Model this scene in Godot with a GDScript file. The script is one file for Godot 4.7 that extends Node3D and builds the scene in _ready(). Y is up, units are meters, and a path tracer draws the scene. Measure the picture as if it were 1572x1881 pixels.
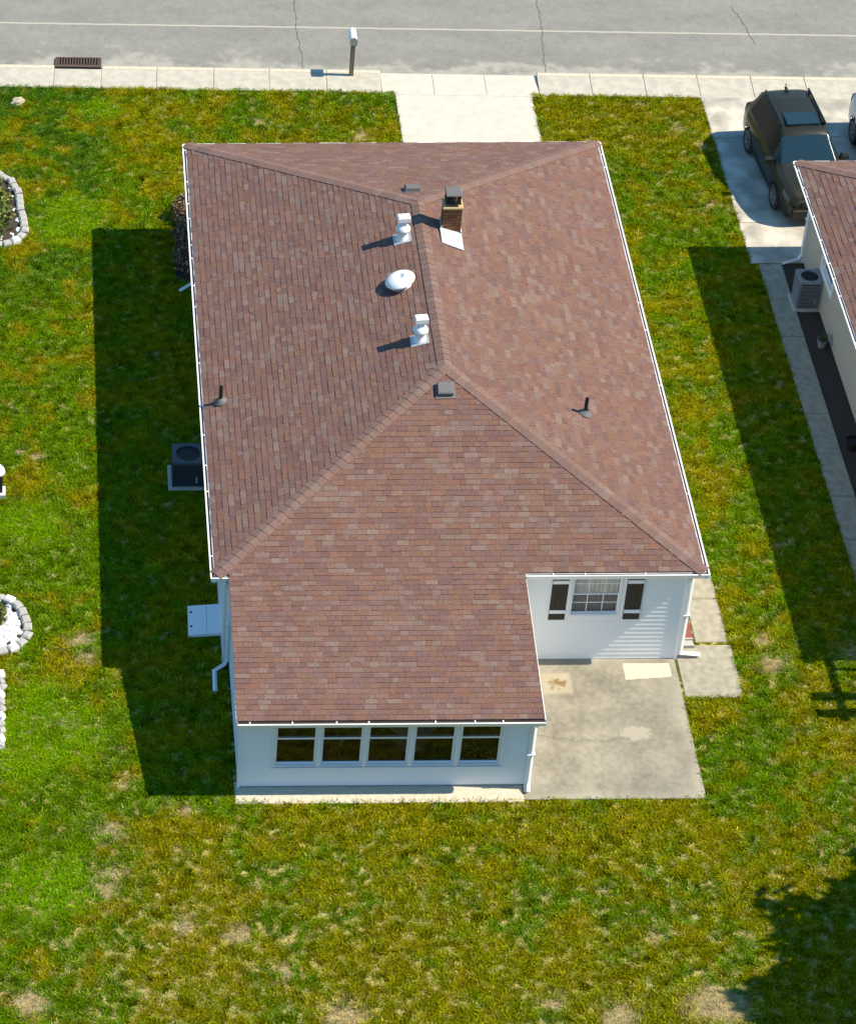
extends Node3D
# A single-storey house seen from a drone: rear garden in the foreground, street at the top.
# x runs along the rear wall, z from the street towards the viewer, y is up.

const W := 10.0
const D := 15.74
const H := 2.625
const RX := 5.05
const RY := 4.25
const RZ1 := 4.87
const RZ2 := 10.93

var rng := RandomNumberGenerator.new()
var M := {}
var used := {}

# ---------------------------------------------------------------- helpers
func lin(r: float, g: float, b: float) -> Color:
	return Color(r, g, b).linear_to_srgb()

func material(c: Color, rough := 0.8, metal := 0.0) -> StandardMaterial3D:
	var m := StandardMaterial3D.new()
	m.albedo_color = c
	m.roughness = rough
	m.metallic = metal
	m.cull_mode = BaseMaterial3D.CULL_DISABLED
	return m

func speckle(seed_: int, freq: float, lo: Color, hi: Color, fine := 0.5, size := 512) -> ImageTexture:
	# two octaves of seamless noise mapped between two colours, with pixel grain
	var n := FastNoiseLite.new()
	n.seed = seed_
	n.frequency = freq
	n.fractal_octaves = 4
	var im := n.get_seamless_image(size, size)
	im.convert(Image.FORMAT_L8)
	var d := im.get_data()
	var r := RandomNumberGenerator.new()
	r.seed = seed_
	var out := PackedByteArray()
	out.resize(size * size * 3)
	for i in size * size:
		var t := clampf((d[i] / 255.0 - 0.5) * 1.5 + 0.5 + (r.randf() - 0.5) * fine, 0.0, 1.0)
		var c := lo.lerp(hi, t)
		out[i * 3] = int(c.r * 255.0)
		out[i * 3 + 1] = int(c.g * 255.0)
		out[i * 3 + 2] = int(c.b * 255.0)
	return ImageTexture.create_from_image(Image.create_from_data(size, size, false, Image.FORMAT_RGB8, out))

func grained(lo: Color, hi: Color, seed_: int, freq: float, metres: float, rough := 0.9, fine := 0.5) -> StandardMaterial3D:
	var m := material(Color.WHITE, rough)
	m.albedo_texture = speckle(seed_, freq, lo, hi, fine)
	m.uv1_triplanar = true
	m.uv1_world_triplanar = true
	m.uv1_scale = Vector3.ONE / metres
	return m

func rounded() -> SurfaceTool:
	var st := SurfaceTool.new()
	st.begin(Mesh.PRIMITIVE_TRIANGLES)
	st.set_smooth_group(0)
	return st

func begin() -> SurfaceTool:
	var st := SurfaceTool.new()
	st.begin(Mesh.PRIMITIVE_TRIANGLES)
	st.set_smooth_group(-1)
	return st

func quad(st: SurfaceTool, a: Vector3, b: Vector3, c: Vector3, d: Vector3) -> void:   # counter-clockwise from outside
	for v in [a, c, b, a, d, c]:
		st.add_vertex(v)

func tri(st: SurfaceTool, a: Vector3, b: Vector3, c: Vector3) -> void:
	for v in [a, c, b]:
		st.add_vertex(v)

func hexa(st: SurfaceTool, p: Array) -> void:   # p: bottom 0-3 and top 4-7, each counter-clockwise from above
	quad(st, p[4], p[5], p[6], p[7])
	quad(st, p[3], p[2], p[1], p[0])
	for i in 4:
		var j := (i + 1) % 4
		quad(st, p[i], p[j], p[j + 4], p[i + 4])

func box(st: SurfaceTool, a: Vector3, b: Vector3, t := Transform3D.IDENTITY) -> void:
	var p := []
	for y in [a.y, b.y]:
		p.append(t * Vector3(a.x, y, b.z))
		p.append(t * Vector3(b.x, y, b.z))
		p.append(t * Vector3(b.x, y, a.z))
		p.append(t * Vector3(a.x, y, a.z))
	hexa(st, p)

func slab(st: SurfaceTool, a: Vector3, b: Vector3, e := 0.012, t := Transform3D.IDENTITY) -> void:   # a box whose upper edges are bevelled
	var p := []
	for y in [a.y, b.y - e]:
		p.append(t * Vector3(a.x, y, b.z))
		p.append(t * Vector3(b.x, y, b.z))
		p.append(t * Vector3(b.x, y, a.z))
		p.append(t * Vector3(a.x, y, a.z))
	quad(st, p[3], p[2], p[1], p[0])
	var q := [t * Vector3(a.x + e, b.y, b.z - e), t * Vector3(b.x - e, b.y, b.z - e), t * Vector3(b.x - e, b.y, a.z + e), t * Vector3(a.x + e, b.y, a.z + e)]
	quad(st, q[0], q[1], q[2], q[3])
	for i in 4:
		var j := (i + 1) % 4
		quad(st, p[i], p[j], p[j + 4], p[i + 4])
		quad(st, p[i + 4], p[j + 4], q[j], q[i])

func lathe(st: SurfaceTool, prof: Array, n := 20, t := Transform3D.IDENTITY) -> void:   # prof: [radius, height] from bottom to top
	for k in prof.size() - 1:
		for i in n:
			var a0 := TAU * i / n
			var a1 := TAU * (i + 1) / n
			var d0 := Vector3(cos(a0), 0, -sin(a0))
			var d1 := Vector3(cos(a1), 0, -sin(a1))
			var p0: Array = prof[k]
			var p1: Array = prof[k + 1]
			quad(st, t * (d0 * p0[0] + Vector3.UP * p0[1]), t * (d1 * p0[0] + Vector3.UP * p0[1]), t * (d1 * p1[0] + Vector3.UP * p1[1]), t * (d0 * p1[0] + Vector3.UP * p1[1]))

func tube(st: SurfaceTool, pts: Array, r: float, n := 10) -> void:
	for k in pts.size() - 1:
		var a: Vector3 = pts[k]
		var b: Vector3 = pts[k + 1]
		var w := (b - a).normalized()
		var u := w.cross(Vector3.UP if absf(w.y) < 0.9 else Vector3.RIGHT).normalized()
		var v := w.cross(u)
		a -= w * r * 0.3
		b += w * r * 0.3
		for i in n:
			var d0 := u * cos(TAU * i / n) + v * sin(TAU * i / n)
			var d1 := u * cos(TAU * (i + 1) / n) + v * sin(TAU * (i + 1) / n)
			quad(st, a + d0 * r, a + d1 * r, b + d1 * r, b + d0 * r)
			tri(st, b, b + d0 * r, b + d1 * r)
			tri(st, a, a + d1 * r, a + d0 * r)

func obj(called: String, st: SurfaceTool, m: Material, parent: Node = self) -> MeshInstance3D:
	st.generate_normals()
	var o := MeshInstance3D.new()
	o.name = numbered(called) if parent == self else called
	o.mesh = st.commit()
	o.material_override = m
	parent.add_child(o, true)
	return o

func inst(called: String, mesh: Mesh, m: Material, parent: Node, t: Transform3D) -> MeshInstance3D:
	var o := MeshInstance3D.new()
	o.name = called
	o.mesh = mesh
	if m:
		o.material_override = m
	o.transform = t
	parent.add_child(o, true)
	return o

func numbered(called: String) -> String:
	if not used.has(called):
		used[called] = 0
		return called
	used[called] += 1
	return "%s_%03d" % [called, used[called]]

func thing(called: String, label: String, category: String, at := Vector3.ZERO, turn := 0.0, group := "") -> Node3D:
	var o := Node3D.new()
	o.name = numbered(called)
	add_child(o)
	o.position = at
	o.rotation.y = turn
	tag(o, label, category, group)
	return o

func tag(o: Node, label: String, category: String, group := "") -> Node:
	o.set_meta("label", label)
	o.set_meta("category", category)
	if group != "":
		o.set_meta("group", group)
	return o

func setting(called: String, at := Vector3.ZERO, turn := 0.0) -> Node3D:
	var o := Node3D.new()
	o.name = numbered(called)
	add_child(o)
	o.position = at
	o.rotation.y = turn
	o.set_meta("kind", "structure")
	return o

func node(called: String, parent: Node) -> Node3D:
	var o := Node3D.new()
	o.name = called
	parent.add_child(o, true)
	return o

func smooth(a: float, b: float, x: float) -> float:
	var t := clampf((x - a) / (b - a), 0.0, 1.0)
	return t * t * (3.0 - 2.0 * t)

# ---------------------------------------------------------------- light and camera
func make_light_and_camera() -> void:
	var cam := Camera3D.new()
	cam.name = "camera"
	add_child(cam)
	cam.position = Vector3(-3.1284, 43.3933, 62.0763)
	cam.rotation = Vector3(deg_to_rad(-40.1003), deg_to_rad(-0.6087), 0.0)
	var near := 1.0
	var f := 5660.55
	cam.set_frustum(near * 1881.0 / f, Vector2((786.0 - 146.3) / f * near, 0.0), near, 600.0)
	cam.current = true
	var env := Environment.new()
	var sky := Sky.new()
	var sm := ProceduralSkyMaterial.new()
	sm.sky_top_color = Color(0.36, 0.58, 0.79)
	sm.sky_horizon_color = Color(0.67, 0.80, 0.88)
	sm.sky_curve = 0.12
	sm.ground_bottom_color = Color(0.25, 0.27, 0.18)
	sm.ground_horizon_color = Color(0.5, 0.55, 0.5)
	sm.sun_angle_max = 0.0
	sm.energy_multiplier = 1.0
	sky.sky_material = sm
	env.background_mode = Environment.BG_SKY
	env.sky = sky
	env.background_energy_multiplier = 0.80
	env.tonemap_mode = Environment.TONE_MAPPER_LINEAR
	env.tonemap_exposure = 1.48
	env.sdfgi_enabled = true
	env.ssao_enabled = true
	env.ssil_enabled = true
	var we := WorldEnvironment.new()
	we.name = "world_environment"
	we.environment = env
	add_child(we)
	var sun := DirectionalLight3D.new()
	sun.name = "sun"
	sun.light_energy = 1.6
	sun.light_color = Color(1.0, 0.955, 0.865)
	sun.light_angular_distance = 0.5
	sun.shadow_enabled = true
	add_child(sun)
	sun.look_at_from_position(Vector3(0.84, 1.0, 0.06), Vector3.ZERO, Vector3.UP)

func make_materials() -> void:
	M.white = material(lin(0.84, 0.84, 0.83), 0.45)
	M.siding = grained(lin(0.84, 0.85, 0.85), lin(0.87, 0.88, 0.88), 31, 0.05, 1.6, 0.55, 0.5)
	M.beige = grained(lin(0.40, 0.37, 0.30), lin(0.46, 0.43, 0.36), 32, 0.02, 1.6, 0.6, 0.3)
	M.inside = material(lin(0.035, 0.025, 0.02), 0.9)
	M.glass = material(Color(0.04, 0.05, 0.05, 0.35), 0.03)
	M.glass.transparency = BaseMaterial3D.TRANSPARENCY_ALPHA
	M.concrete = grained(lin(0.40, 0.37, 0.305), lin(0.49, 0.455, 0.38), 41, 0.012, 2.3, 0.95, 0.45)
	M.drive = grained(lin(0.50, 0.46, 0.385), lin(0.57, 0.53, 0.45), 42, 0.012, 2.7, 0.9, 0.35)
	M.stained = grained(lin(0.30, 0.275, 0.23), lin(0.60, 0.545, 0.46), 43, 0.009, 5.0, 0.95, 0.4)
	M.walk = grained(lin(0.27, 0.245, 0.185), lin(0.37, 0.34, 0.265), 44, 0.015, 1.9, 0.95, 0.5)
	M.kerb = grained(lin(0.48, 0.43, 0.33), lin(0.60, 0.54, 0.42), 45, 0.02, 1.5, 0.95, 0.4)
	M.asphalt = grained(lin(0.190, 0.184, 0.162), lin(0.255, 0.246, 0.218), 46, 0.008, 5.3, 0.95, 0.9)
	M.asphalt_dust = grained(lin(0.24, 0.235, 0.215), lin(0.34, 0.325, 0.295), 47, 0.02, 2.1, 0.95, 0.8)
	M.tar = material(lin(0.085, 0.08, 0.075), 0.8)
	M.paint = grained(lin(0.30, 0.29, 0.24), lin(0.48, 0.46, 0.38), 48, 0.06, 1.0, 0.9, 0.9)
	M.deck = material(lin(0.12, 0.075, 0.062), 0.95)
	M.shingle = grained(Color(0.78, 0.77, 0.76), Color(1, 1, 1), 49, 0.03, 0.9, 0.95, 1.0)
	M.shingle.vertex_color_use_as_albedo = true
	M.soil = grained(lin(0.035, 0.024, 0.018), lin(0.075, 0.052, 0.04), 50, 0.06, 0.8, 1.0, 1.0)
	M.mulch = grained(lin(0.15, 0.045, 0.03), lin(0.30, 0.10, 0.075), 51, 0.08, 0.6, 1.0, 1.0)
	M.black = material(lin(0.012, 0.011, 0.010), 0.6)
	M.shutter = material(lin(0.022, 0.017, 0.014), 0.55)
	M.batten = material(lin(0.84, 0.84, 0.86), 0.4)
	M.glass_clear = material(Color(0.05, 0.06, 0.06, 0.10), 0.03)
	M.glass_clear.transparency = BaseMaterial3D.TRANSPARENCY_ALPHA
	M.side_glass = material(lin(0.006, 0.007, 0.006), 0.15)
	M.side_glass.metallic_specular = 0.3
	M.metal = material(lin(0.62, 0.64, 0.66), 0.35, 0.35)
	M.galv = material(lin(0.50, 0.51, 0.52), 0.45, 0.5)
	M.ventgrey = material(lin(0.13, 0.125, 0.125), 0.7)
	M.brick = [grained(lin(0.14, 0.052, 0.022), lin(0.22, 0.085, 0.036), 61, 0.08, 0.3, 0.95, 0.8), grained(lin(0.20, 0.085, 0.03), lin(0.27, 0.12, 0.045), 62, 0.08, 0.3, 0.95, 0.8), grained(lin(0.11, 0.045, 0.022), lin(0.16, 0.065, 0.03), 63, 0.08, 0.3, 0.95, 0.8)]
	M.mortar = material(lin(0.22, 0.17, 0.12), 1.0)
	M.crown = material(lin(0.50, 0.36, 0.17), 0.9)
	M.ac = material(lin(0.065, 0.08, 0.09), 0.5, 0.2)
	M.ac_dark = material(lin(0.025, 0.028, 0.03), 0.6)
	M.ac_pale = material(lin(0.30, 0.32, 0.34), 0.5, 0.2)
	M.wood = grained(lin(0.17, 0.125, 0.085), lin(0.30, 0.235, 0.17), 52, 0.05, 0.5, 0.95, 0.6)
	M.pvc = material(lin(0.80, 0.81, 0.82), 0.5)
	M.rust = grained(lin(0.05, 0.035, 0.028), lin(0.13, 0.075, 0.055), 53, 0.06, 0.4, 0.9, 0.7)
	M.stone = grained(lin(0.30, 0.29, 0.265), lin(0.46, 0.445, 0.41), 54, 0.05, 0.5, 0.95, 0.6)
	M.stone_white = grained(lin(0.60, 0.60, 0.60), lin(0.80, 0.80, 0.79), 55, 0.06, 0.4, 0.95, 0.6)
	M.rock = grained(lin(0.30, 0.25, 0.17), lin(0.56, 0.49, 0.36), 56, 0.05, 0.5, 0.95, 0.7)
	M.tyre = material(lin(0.018, 0.018, 0.018), 0.85)
	M.rim = material(lin(0.30, 0.30, 0.31), 0.35, 0.7)
	M.car = material(lin(0.020, 0.021, 0.014), 0.35, 0.0)
	M.car.clearcoat_enabled = true
	M.car.metallic_specular = 0.3
	M.car.clearcoat = 0.3
	M.car.clearcoat_roughness = 0.08
	M.car_white = material(lin(0.62, 0.64, 0.68), 0.35, 0.1)
	M.car_glass = material(lin(0.010, 0.026, 0.032), 0.05)
	M.car_glass.metallic_specular = 0.9
	M.lamp_glass = material(lin(0.12, 0.14, 0.17), 0.08, 0.2)

# ---------------------------------------------------------------- lawn
const LX0 := -8.0
const LZ0 := -7.6
const LW := 30.0
const LD := 36.0
const LN := 1100
var lawn_r := PackedFloat32Array()
var lawn_g := PackedFloat32Array()
var lawn_b := PackedFloat32Array()

func make_lawn() -> void:
	var n1 := FastNoiseLite.new(); n1.seed = 3; n1.frequency = 0.22; n1.fractal_octaves = 3
	var n2 := FastNoiseLite.new(); n2.seed = 7; n2.frequency = 0.9; n2.fractal_octaves = 3
	var n3 := FastNoiseLite.new(); n3.seed = 11; n3.frequency = 3.2; n3.fractal_octaves = 3
	var n4 := FastNoiseLite.new(); n4.seed = 17; n4.frequency = 1.6; n4.fractal_octaves = 2
	var n5 := FastNoiseLite.new(); n5.seed = 19; n5.frequency = 5.5; n5.fractal_octaves = 2
	var bare := [[-2.12, 20.25, 0.24], [-2.05, 21.33, 0.22], [-2.19, 21.75, 0.2], [-2.58, 14.76, 0.24], [-2.48, 15.26, 0.16], [-2.94, 17.2, 0.11], [2.19, 24.91, 0.33], [-0.61, 19.67, 0.13], [9.01, 24.72, 0.5], [7.17, 24.96, 0.31], [12.98, -4.46, 0.18], [13.41, -3.7, 0.13], [12.11, -5.68, 0.09], [0.29, 22.96, 0.22], [6.01, 24.69, 0.2], [1.15, 23.91, 0.16], [-0.72, 22.67, 0.22], [4.73, -4.29, 0.16], [2.26, -4.96, 0.16], [13.1, -1.02, 0.13], [12.61, 11.8, 0.11], [11.69, 15.58, 0.28], [11.58, 14.91, 0.16], [8.12, 23.04, 0.11], [-3.49, 8.64, 0.09], [-3.88, 8.5, 0.1], [-0.75, 20.7, 0.11], [-3.59, 24.59, 0.29], [-1.77, 18.91, 0.09], [13.33, 15.26, 0.22]]
	var lush := [[-3.82, 17.97, 0.9], [-2.97, 21.53, 0.75], [-3.6, 21.81, 0.8], [-2.6, 17.6, 0.7], [-2.81, -0.72, 1.0], [-3.4, 16.71, 0.8], [-3.7, 11.0, 0.8], [-1.9, -5.6, 0.5]]
	var olive := Color(0.152, 0.166, 0.0030)
	var green := Color(0.076, 0.150, 0.0030)
	var bright := Color(0.105, 0.215, 0.0030)
	var deep := Color(0.030, 0.070, 0.0040)
	var tan := Color(0.156, 0.140, 0.0040)
	var straw := Color(0.42, 0.37, 0.165)
	var soil := Color(0.36, 0.30, 0.19)
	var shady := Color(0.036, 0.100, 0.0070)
	lawn_r.resize(LN * LN); lawn_g.resize(LN * LN); lawn_b.resize(LN * LN)
	var bytes := PackedByteArray()
	bytes.resize(LN * LN * 3)
	for j in LN:
		var z := LZ0 + LD * (j + 0.5) / LN
		var lush_row := lush.filter(func(q): return absf(z - q[1]) < 2.0)
		var bare_row := bare.filter(func(q): return absf(z - q[1]) < 1.0)
		for i in LN:
			var x := LX0 + LW * (i + 0.5) / LN
			var a := n1.get_noise_2d(x, z)
			var b := n2.get_noise_2d(x, z)
			var c := n3.get_noise_2d(x, z)
			var d := n4.get_noise_2d(x + 50.0, z)
			var f := n5.get_noise_2d(x * 0.75, z)
			# the neighbour on the left waters more; the strip by the right walk stays yellow
			var g := 0.36 + a * 0.9 + b * 0.85 + c * 0.6
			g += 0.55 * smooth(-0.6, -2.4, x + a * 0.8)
			g += 0.18 * smooth(10.6, 13.0, x) * smooth(18.0, 14.0, z)
			g -= 0.12 * smooth(-0.5, 0.8, x) * smooth(19.0, 21.0, z)
			g += 0.3 * smooth(10.0, 11.5, x) * smooth(18.0, 20.0, z)
			var col := olive.lerp(green, smooth(0.25, 0.85, g))
			# the front lawn on the left is a darker, denser sort of grass with a mown edge
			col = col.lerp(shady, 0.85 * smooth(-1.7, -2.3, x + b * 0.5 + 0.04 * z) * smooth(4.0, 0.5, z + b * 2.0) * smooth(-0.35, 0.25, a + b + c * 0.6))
			col = col.lerp(deep, 0.9 * smooth(0.18, 0.5, d + c * 0.5 - 0.1) * smooth(0.1, 0.7, g))
			col = col.lerp(tan, 0.7 * smooth(0.10, 0.42, -b * 0.8 + d * 0.5 - a * 0.3))
			col *= 1.02 + 0.75 * c + 0.3 * d + 0.75 * f
			for q in lush_row:
				var dx: float = x - q[0]
				var dz: float = z - q[1]
				if absf(dx) < 2.0 and absf(dz) < 2.0:
					var w := 1.0 - smooth(q[2] * 0.6, q[2] * 1.25, sqrt(dx * dx + dz * dz) + b * 0.5)
					col = col.lerp(bright, w * 0.8)
			var dry := -0.17
			dry += 0.15 * smooth(19.0, 22.5, z) * smooth(-4.5, -2.0, x)
			dry += 0.08 * smooth(20.5, 22.5, z) * smooth(3.0, 0.0, x)
			dry += 0.07 * smooth(11.0, 11.8, x) * smooth(13.5, 15.5, z)
			dry += 0.05 * smooth(-1.5, 0.5, x) * smooth(0.0, -1.0, z)
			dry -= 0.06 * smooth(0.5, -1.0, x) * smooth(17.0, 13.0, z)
			var s := smooth(0.17, 0.34, c * 0.8 + f * 0.9 + d * 0.30 + b * 0.25 + dry)
			col = col.lerp(straw, s * 0.85)
			for q in bare_row:
				var dx: float = x - q[0]
				var dz: float = z - q[1]
				if absf(dx) < 1.0 and absf(dz) < 1.0:
					var w := 1.0 - smooth(q[2] * 0.5, q[2] * 1.5, sqrt(dx * dx + dz * dz * 1.3) + c * 0.32 + b * 0.15)
					col = col.lerp(soil, w * 0.85)
			var tx := lerpf(0.6, 1.0, smooth(0.02, 0.08, col.b))
			var k := j * LN + i
			lawn_r[k] = col.r
			lawn_g[k] = col.g
			lawn_b[k] = col.b
			bytes[k * 3] = int(255.0 * pow(clampf(col.r * tx, 0.0, 1.0), 0.4545))
			bytes[k * 3 + 1] = int(255.0 * pow(clampf(col.g * tx, 0.0, 1.0), 0.4545))
			bytes[k * 3 + 2] = int(255.0 * pow(clampf(col.b * tx, 0.0, 1.0), 0.4545))
	var m := material(Color.WHITE, 1.0)
	m.metallic_specular = 0.0
	m.albedo_texture = ImageTexture.create_from_image(Image.create_from_data(LN, LN, false, Image.FORMAT_RGB8, bytes))
	m.texture_repeat = false
	var far := grained(lin(0.05, 0.085, 0.004), lin(0.12, 0.12, 0.005), 71, 0.02, 6.0, 1.0, 0.7)
	var st := begin()
	quad(st, Vector3(-150, -0.16, 150), Vector3(150, -0.16, 150), Vector3(150, -0.16, -150), Vector3(-150, -0.16, -150))
	obj("ground", st, far).set_meta("kind", "structure")
	# the lawn reaches the back of the pavement, whose line is turned a little against the house
	st = begin()
	var zl := func(x: float) -> float: return -6.72 + 0.04 * (x + 4.5)
	var x1 := LX0 + LW
	var z1 := LZ0 + LD
	var pts := [Vector3(LX0, 0, z1), Vector3(x1, 0, z1), Vector3(x1, 0, zl.call(x1)), Vector3(LX0, 0, zl.call(LX0))]
	for k in [0, 2, 1, 0, 3, 2]:
		var p: Vector3 = pts[k]
		st.set_uv(Vector2((p.x - LX0) / LW, (p.z - LZ0) / LD))
		st.add_vertex(p)
	obj("lawn", st, m).set_meta("kind", "structure")

var keep_out: Array[Rect2] = []

func make_grass() -> void:
	var blade := SurfaceTool.new()
	blade.begin(Mesh.PRIMITIVE_TRIANGLES)
	rng.seed = 5
	for k in 9:
		var a := TAU * k / 9.0 + rng.randf() * 0.5
		var r0 := rng.randf() * 0.045
		var base := Vector3(cos(a), 0, sin(a)) * r0
		var lean := Vector3(cos(a + rng.randf_range(-0.8, 0.8)), 0, sin(a + rng.randf_range(-0.8, 0.8))) * rng.randf_range(0.02, 0.055)
		var side := Vector3(-sin(a + k), 0, cos(a + k)) * rng.randf_range(0.006, 0.011)
		var h := rng.randf_range(0.035, 0.075)
		var mid := base + lean * 0.4 + Vector3.UP * h * 0.7
		var tip := base + lean * 1.3 + Vector3.UP * h
		for v in [base - side, base + side, mid + side * 0.8, base - side, mid + side * 0.8, mid - side * 0.8, mid - side * 0.8, mid + side * 0.8, tip]:
			blade.add_vertex(v)
	blade.generate_normals()
	var buf := PackedFloat32Array()
	var count := 0
	var total := 290000
	buf.resize(total * 16)
	rng.seed = 77
	for k in total * 2:
		if count >= total:
			break
		var x := rng.randf_range(-5.6, 14.6)
		var z := rng.randf_range(-6.85, 26.2)
		var zf := -6.74 + 0.04 * (x + 4.5)
		if z < zf:
			continue
		var skip := false
		for r in keep_out:
			if r.has_point(Vector2(x, z)):
				skip = true
				break
		if skip:
			continue
		var i := clampi(int((x + rng.randf_range(-0.04, 0.04) - LX0) / LW * LN), 0, LN - 1)
		var j := clampi(int((z + rng.randf_range(-0.04, 0.04) - LZ0) / LD * LN), 0, LN - 1)
		var n := j * LN + i
		var v := rng.randf_range(0.6, 1.45)
		var yel := rng.randf_range(0.85, 1.2)
		var s := rng.randf_range(0.7, 1.25)
		if lawn_b[n] > 0.07:
			s *= 0.6
		var a := rng.randf() * TAU
		var ca := cos(a) * s
		var sa := sin(a) * s
		var sy := s * rng.randf_range(0.55, 1.0)
		var o := count * 16
		buf[o] = ca; buf[o + 1] = 0.0; buf[o + 2] = sa; buf[o + 3] = x
		buf[o + 4] = 0.0; buf[o + 5] = sy; buf[o + 6] = 0.0; buf[o + 7] = 0.0
		buf[o + 8] = -sa; buf[o + 9] = 0.0; buf[o + 10] = ca; buf[o + 11] = z
		buf[o + 12] = lawn_r[n] * v * yel * 1.48
		buf[o + 13] = lawn_g[n] * v * 1.42
		buf[o + 14] = lawn_b[n] * v * 1.1
		buf[o + 15] = 1.0
		count += 1
	buf.resize(count * 16)
	var mm := MultiMesh.new()
	mm.transform_format = MultiMesh.TRANSFORM_3D
	mm.use_colors = true
	mm.mesh = blade.commit()
	mm.instance_count = count
	mm.buffer = buf
	var o := MultiMeshInstance3D.new()
	o.name = "grass"
	o.multimesh = mm
	var m := material(Color.WHITE, 0.9)
	m.vertex_color_use_as_albedo = true
	m.metallic_specular = 0.0
	o.material_override = m
	add_child(o)
	o.set_meta("kind", "stuff")
	tag(o, "short patchy green and straw coloured grass of the lawn", "grass")

# ---------------------------------------------------------------- street and paving
func patch(st: SurfaceTool, pts: Array, y: float) -> void:   # a flat polygon, counter-clockwise seen from above with z down the page
	for k in range(1, pts.size() - 1):
		tri(st, Vector3(pts[0].x, y, pts[0].y), Vector3(pts[k].x, y, pts[k].y), Vector3(pts[k + 1].x, y, pts[k + 1].y))

func ribbon(st: SurfaceTool, pts: Array, w: float, y: float, r: RandomNumberGenerator) -> void:
	for k in pts.size() - 1:
		var a: Vector2 = pts[k]
		var b: Vector2 = pts[k + 1]
		var n := 14
		for i in n:
			var p := a.lerp(b, float(i) / n)
			var q := a.lerp(b, float(i + 1) / n)
			var w0 := w * (0.6 + 0.4 * sin(i * 2.3 + k))
			var w1 := w * (0.6 + 0.4 * sin((i + 1) * 2.3 + k))
			var o0 := 0.02 * sin(i * 0.9 + k * 3.0)
			var o1 := 0.02 * sin((i + 1) * 0.9 + k * 3.0)
			quad(st, Vector3(p.x + o0 - w0, y, p.y), Vector3(p.x + o0 + w0, y, p.y), Vector3(q.x + o1 + w1, y, q.y), Vector3(q.x + o1 - w1, y, q.y))

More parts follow.
